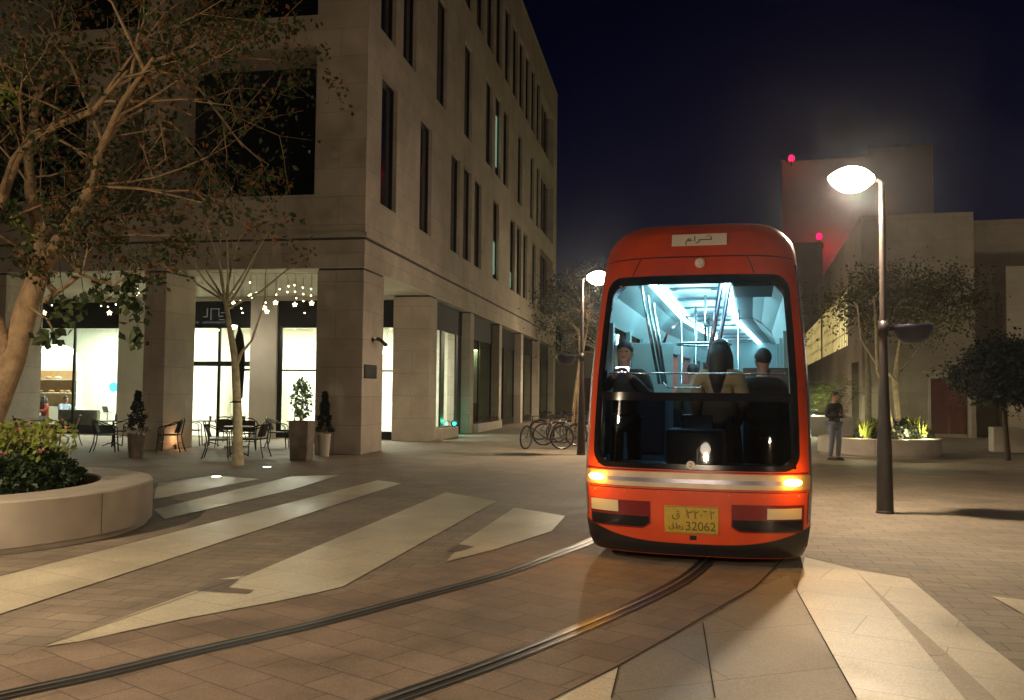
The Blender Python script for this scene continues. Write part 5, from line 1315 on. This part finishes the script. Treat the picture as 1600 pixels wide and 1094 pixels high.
patch('roof_seam', -.985, .985, 3.055, 3.068, .003, 'tram_black', nu=40, nz=1)
patch('panel_gap', -.98, .98, .728, .736, .002, 'tram_black', nu=40, nz=1)
patch('panel_gap', -.965, -.958, .43, .728, .002, 'tram_black', nu=1, nz=10); patch('panel_gap', .958, .965, .43, .728, .002, 'tram_black', nu=1, nz=10)
patch('tow_cover', -.03, .03, .262, .305, .003, 'tram_black', nu=4, nz=2)
for u in (-.88, -.6, -.3, .3, .6, .88):
    q = MB(); q.lathe([(0, 0), (.007, 0), (.007, .003), (0, .004)], n=8); bo = q.build('bolt', 'tram_silver', TR); bo.location = SO(u, .70, .0); bo.rotation_euler.x = R(90)
for u in (-.58, .50):
    q = MB(); a = SO(u, 3.05, .003); b = SO(u*1.12, 2.87, .003); c_ = SO(u*1.12+.012, 2.87, .003); d = SO(u+.012, 3.05, .003); q.add([a, b, c_, d], [(0, 1, 2, 3)]); q.build('seam', 'tram_black', TR)
# roof board
p0 = SP(-.0, 3.20); BM = Matrix.Translation((.02, .68, 3.235)) @ Matrix.Rotation(R(-24), 4, 'X')
q = MB(); q.bbox(-.28, .28, -.012, .0, -.055, .085, .003, T=BM); bdd = q.build('destination_board', 'board_white', TR)
q = MB(); q.bbox(-.285, .285, .001, .06, -.06, .08, .003, T=BM); q.build('board_box', 'tram_black', bdd)
q = MB(); TMB = BM @ Matrix.Translation((0, -.0122, 0))
stroke(q, [(.12, .045), (.125, .012), (.02, .010)], .012, TMB, .003); stroke(q, [(.075, .055), (.085, .055)], .01, TMB, .003); stroke(q, [(.10, .055), (.11, .055)], .01, TMB, .003)
stroke(q, [(.02, .010), (.0, .012), (.0, -.012), (-.03, -.03)], .011, TMB, .003); stroke(q, [(-.045, .055), (-.045, -.002)], .012, TMB, .003)
stroke(q, [(-.085, .022), (-.11, .026), (-.12, .008), (-.10, .002), (-.075, .006)], .012, TMB, .003); stroke(q, [(-.12, .008), (-.132, -.01), (-.135, -.045)], .011, TMB, .003)
q.build('board_lettering', 'ink', bdd)
q = MB(); q.lathe([(0, 0), (.05, 0), (.05, .03), (.03, .045), (0, .045)], n=20); cm = q.build('front_camera', 'board_white', TR, True, auto=True); cm.location = SO(.035, 2.985, .0); cm.rotation_euler.x = R(90)
q = MB(); q.lathe([(0, .046), (.012, .046), (.012, .05), (0, .05)], n=12); q.build('camera_lens', 'tram_gloss_black', cm)
# side panes, mirrors, underframe, bogie
for sg in (-1, 1):
    for a, b in ((1.12, 2.6), (2.68, 4.4), (4.48, 6.28)):
        q = MB(); y0 = a; vs = []
        for z in (1.0, 1.5, 2.0, 2.45): x = pf(z)[1]*sg; vs += [(x-.004*sg, a, z), (x-.004*sg, b, z)]
        q.add(vs, [(0, 1, 3, 2), (2, 3, 5, 4), (4, 5, 7, 6)]); q.build('side_window', 'glass_dim', TR)
        q = MB(); q.tube([(vs[7][0], b+.04, 2.45), (vs[1][0], b+.04, 1.0)], .045, 6); q.build('window_pillar', 'tram_black', TR)
    q = MB(); q.box(min(sg*.98, sg*1.06), max(sg*.98, sg*1.06), 1.6, 6.6, .13, .17); q.build('side_sill', 'tram_black', TR)
q = MB(); q.bbox(-1.0, 1.0, .35, L1, .13, .36, .02); q.build('underframe', 'tram_black', TR)
q = MB(); q.bbox(-.85, .85, 1.4, 3.3, .06, .128, .02); bg_ = q.build('bogie', 'tram_black', TR)
for y in (1.7, 3.0):
    for sg in (-1, 1):
        q = MB(); q.tube([(sg*.70, y, .14), (sg*.79, y, .14)], .12, 20); q.build('wheel', 'rail_steel', bg_)
# interior of the first car
F0 = .40
q = MB(); q.box(-.98, .98, .30, L1, .37, F0); q.build('floor', 'tram_floor', TR)
def liner(y0, y1, name, parent, T=None):
    P = [(.985, F0), (1.0, 1.0)], [(.955, 2.40), (.93, 2.48), (.86, 2.68), (.70, 2.85), (.56, 2.93)]
    q = MB()
    for sg in (-1, 1):
        for seg in P:
            vs = []
            for x, z in seg: vs += [Vector((sg*x, y0, z)), Vector((sg*x, y1, z))]
            if T: vs = [T @ v for v in vs]
            q.add(vs, [(2*i, 2*i+1, 2*i+3, 2*i+2) for i in range(len(seg)-1)])
    for y in [y0+.02+k*(y1-y0-.1)/4 for k in range(5)]:
        for sg in (-1, 1): q.add([(T @ Vector(v)) if T else Vector(v) for v in ((sg*.99, y, 1.0), (sg*.99, y+.12, 1.0), (sg*.95, y+.12, 2.41), (sg*.95, y, 2.41), (sg*.93, y, 1.0), (sg*.93, y+.12, 1.0), (sg*.90, y+.12, 2.41), (sg*.90, y, 2.41))], [(4, 5, 6, 7), (0, 4, 7, 3), (1, 2, 6, 5)])
    q.build(name, 'tram_wall', parent)
liner(.85, 6.6, 'side_lining', TR)
def ceiling(y0, y1, T=None, xa=-.54, xb=.26):
    q = MB(); B_ = lambda *a: q.box(*a, T=T)
    B_(-.60, xa-.001, y0, y1, 2.93, 2.95); B_(xb+.001, .60, y0, y1, 2.93, 2.95); q.build('ceiling', 'tram_ceiling', TR)
    q = MB(); q.box(xa, xb, y0, y1, 2.965, 2.98, T=T)
    y = y0+.45
    q2 = MB()
    while y < y1-.2:
        for k in (0, .1): q2.box(xa+.1, xb-.1, y+k, y+k+.03, 2.945, 2.964, T=T)
        for xx in (xa+.12, xb-.2): q2.box(xx, xx+.07, y+.035, y+.095, 2.93, 2.9639, T=T)
        y += 1.25
    c = q.build('ceiling_panel', 'tram_ceiling_panel', TR); q2.build('ceiling_fitting', 'tram_ceiling', c)
    for x in (xa-.02, xb+.02):
        q = MB(); q.box(x-.035, x+.035, y0, y1, 2.895, 2.925, T=T); q.build('light_strip', 'tram_strip', TR)
ceiling(.72, 6.6)
q = MB(); q.box(-.75, .75, .66, .71, 2.84, 2.90); q.build('front_header', 'tram_black', TR)
point('cabin_light', (-.15, 2.6, 2.75), 26, (.5, .93, 1), .25, TR)
point('cabin_light', (-.15, 5.2, 2.75), 26, (.5, .93, 1), .25, TR)
q = MB(); q.bbox(.34, .93, .85, 2.0, 2.78, 2.90, .03); q.build('overhead_console', 'tram_black', TR)  # black box added to darken the front right of the ceiling
# second car, turned a little to the right along the track
T2 = Matrix.Translation((0, 6.75, 0)) @ Matrix.Rotation(R(-3.5), 4, 'Z')
q = MB()
sec = [(-1.0, .13), (-1.09, .4), (-1.105, .9), (-1.07, 2.1), (-1.015, 2.8), (-.95, 3.15), (-.75, 3.38), (-.3, 3.46), (.3, 3.46), (.75, 3.38), (.95, 3.15), (1.015, 2.8), (1.07, 2.1), (1.105, .9), (1.09, .4), (1.0, .13)]
vs = [T2 @ Vector((x, y, z)) for y in (.1, 7.6) for x, z in sec]; n = len(sec); q.add(vs, [(i, i+1, n+i+1, n+i) for i in range(n-1)]+[tuple(range(n, 2*n))]); q.build('rear_car_body', 'tram_orange', TR, True, auto=True)
for sg in (-1, 1):
    q = MB(); vs = [T2 @ Vector((sg*x, y, z)) for y in (.6, 7.0) for x, z in ((1.107, 1.0), (1.08, 2.1), (1.055, 2.5))]; q.add(vs, [(0, 3, 4, 1), (1, 4, 5, 2)]); q.build('rear_car_window', 'dark_glass', TR)
q = MB(); 
for k in range(6):
    y = 6.6+k*.05; q.box(-1.0, 1.0, y, y+.03, 3.0, 3.3+.05*(k % 2)); q.box(-1.04, -.98, y, y+.03, .3, 3.0); q.box(.98, 1.04, y, y+.03, .3, 3.0)
q.build('gangway_bellows', 'tram_black', TR)
q = MB(); q.box(-.98, .98, .0, 7.5, .37, F0, T=T2); q.build('rear_floor', 'tram_floor', TR)
liner(.1, 7.5, 'rear_side_lining', TR, T2); ceiling(.1, 7.5, T2)
q = MB(); q.box(-1.0, 1.0, 7.45, 7.5, F0, 2.95, T=T2); q.build('rear_bulkhead', 'tram_wall', TR)
pc_ = T2 @ Vector((0, 2.5, 2.7)); point('cabin_light', pc_, 26, (.5, .93, 1), .25, TR)
# poles, ring rail, rails, console
def wl(px, py, Y): return TI @ at(px, py, Y)
def pole(a, b, r=.017, m='chrome'):
    q = MB(); q.tube([a, b], r, 10); q.build('pole', m, TR, True)
pole(wl(1000, 436, 10.0), wl(1030, 600, 10.1)); pole(wl(1012, 462, 10.5), wl(1036, 600, 10.6)); pole(wl(1021, 474, 11.0), wl(1040, 600, 11.1), .02)
pole(wl(1128, 433, 9.75), wl(1098, 625, 9.95), .028, 'tram_side'); pole(wl(1140, 443, 10.1), wl(1108, 625, 10.2), .024, 'tram_side')
for px, Y, y1 in ((1065, 14, 495), (1087, 13, 488), (1107, 15, 500), (1154, 13.5, 498)):
    a = wl(px, 560, Y); pole(Vector((a.x, a.y, F0)), Vector((a.x, a.y, 2.93)))
rc = wl(1100, 538, 11.2); q = MB(); q.tube([rc+Vector((.33*math.cos(2*math.pi*k/30), .33*math.sin(2*math.pi*k/30), 0)) for k in range(31)], .014, 8, cap=False); q.tube([rc+Vector((0, .33, 0)), rc+Vector((0, .33, 2.93-rc.z))], .014, 8); q.build('ring_rail', 'chrome', TR, True)
q = MB(); q.tube([SO(-.83, 1.87, -.06), SO(-.4, 1.87, -.06), SO(0, 1.87, -.06), SO(.4, 1.87, -.06), SO(.83, 1.87, -.06)], .009, 8); q.build('hand_rail', 'chrome', TR, True)
q = MB(); q.tube([wl(1036, 598, 9.5), wl(1044, 606, 9.45), wl(1094, 606, 9.45), wl(1098, 598, 9.5)], .008, 6); q.build('console_rail', 'chrome', TR, True)
q = MB(); q.bbox(-.30, .30, .42, .80, F0, 1.30, .04); q.bbox(-.80, .80, .55, .80, F0, .95, .03); cs = q.build('console', 'console', TR)
q = MB(); q.bbox(-.16, .16, .46, .50, 1.32, 1.52, .01, T=Matrix.Rotation(R(-8), 4, 'X')); q.build('monitor', 'tram_gloss_black', cs)
def seat(x, y, back=1):
    T = Matrix.Translation((x, y, F0)); q = MB(); q.bbox(-.22, .22, -.2, .22, .40, .48, .03, T=T); s = q.build('seat', 'seat_fabric', TR)
    q = MB(); q.bbox(-.21, .21, .19 if back > 0 else -.25, .25 if back > 0 else -.19, .50, 1.25, .03, T=T); q.build('seat_back', 'seat_fabric', s)
    q = MB(); q.bbox(-.05, .05, -.05, .05, .0, .40, .01, T=T); q.build('seat_leg', 'tram_black', s)
for x, y in ((-.7, 2.2), (-.7, 3.1), (.7, 2.2), (.7, 3.1), (-.7, 4.8), (.7, 4.8), (-.7, 5.7), (.7, 5.7)): seat(x, y)
# glazed partition left of the aisle
q = MB(); q.bbox(-.95, -.42, 2.75, 2.79, F0, 2.3, .01); q.build('partition', 'tram_wall', TR)
q = MB(); q.bbox(.45, .95, 1.55, 1.60, F0, 1.95, .01); q.build('partition', 'tram_black', TR)
# passengers: people of their own
def inner(x, y, z=F0+.0): v = Matrix.Translation(TP) @ Matrix.Rotation(-TH, 4, 'Z') @ Vector((x, y, z)); return v
phone_up = dict(stand); phone_up.update(elL=(.26, -.08, 1.16), elR=(-.26, -.08, 1.16), wrL=(.09, -.30, 1.38), wrR=(-.07, -.30, 1.38), pelvis=(0, 0, .95))
relaxed = dict(stand); relaxed.update(elL=(.25, .03, 1.12), elR=(-.25, .03, 1.12), wrL=(.25, -.12, .92), wrR=(-.20, -.2, 1.05), head=(0, 0, 1.64))
person(inner(-.80, 1.1), -TH, 'standing passenger in black at the left of the tram windscreen holding up a glowing phone', phone_up, 'jacket', 'jacket', scale=1.04)
pp = inner(-.79, .81, F0+1.50); q = MB(); q.bbox(-.07, .07, -.004, .004, -.036, .036, .003); ph = q.build('phone', 'phone_screen', None, False, pp, -TH+R(6)); tag(ph, 'bright phone held up by the passenger at the left of the tram windscreen', 'phone')
person(inner(.22, 1.05), -TH+R(165), 'standing passenger with long dark hair and tan coat in the middle of the tram windscreen', relaxed, 'coat_tan', 'jacket', hair='long', coat=True, scale=1.04)
person(inner(.66, 1.30), -TH+R(200), 'passenger in dark clothes behind the right half of the tram windscreen', relaxed, 'jacket', 'jacket', scale=.99)
for x, y, lab, cl in ((-.25, 4.1, 'passenger in brown standing farther back in the tram aisle', 'coat_tan'),):
    person(inner(x, y), -TH+R(160), lab, relaxed, cl, 'jacket', scale=.95)

# ================================================================== night air
HZ = 0.0009
hz = bpy.data.materials.new('haze'); hz.use_nodes = True; n_ = hz.node_tree; n_.nodes.clear(); o_ = n_.nodes.new('ShaderNodeOutputMaterial'); v_ = n_.nodes.new('ShaderNodeVolumePrincipled')
v_.inputs['Color'].default_value = (.9, .92, 1, 1); v_.inputs['Density'].default_value = HZ; v_.inputs['Anisotropy'].default_value = .9
n_.links.new(v_.outputs[0], o_.inputs['Volume'])
if HZ > 0:
    M['haze'] = hz; q = MB(); q.box(-320, 320, -80, 520, -1, 40); tag(q.build('haze', 'haze'), kind='stuff')
print('objects', len(bpy.data.objects))
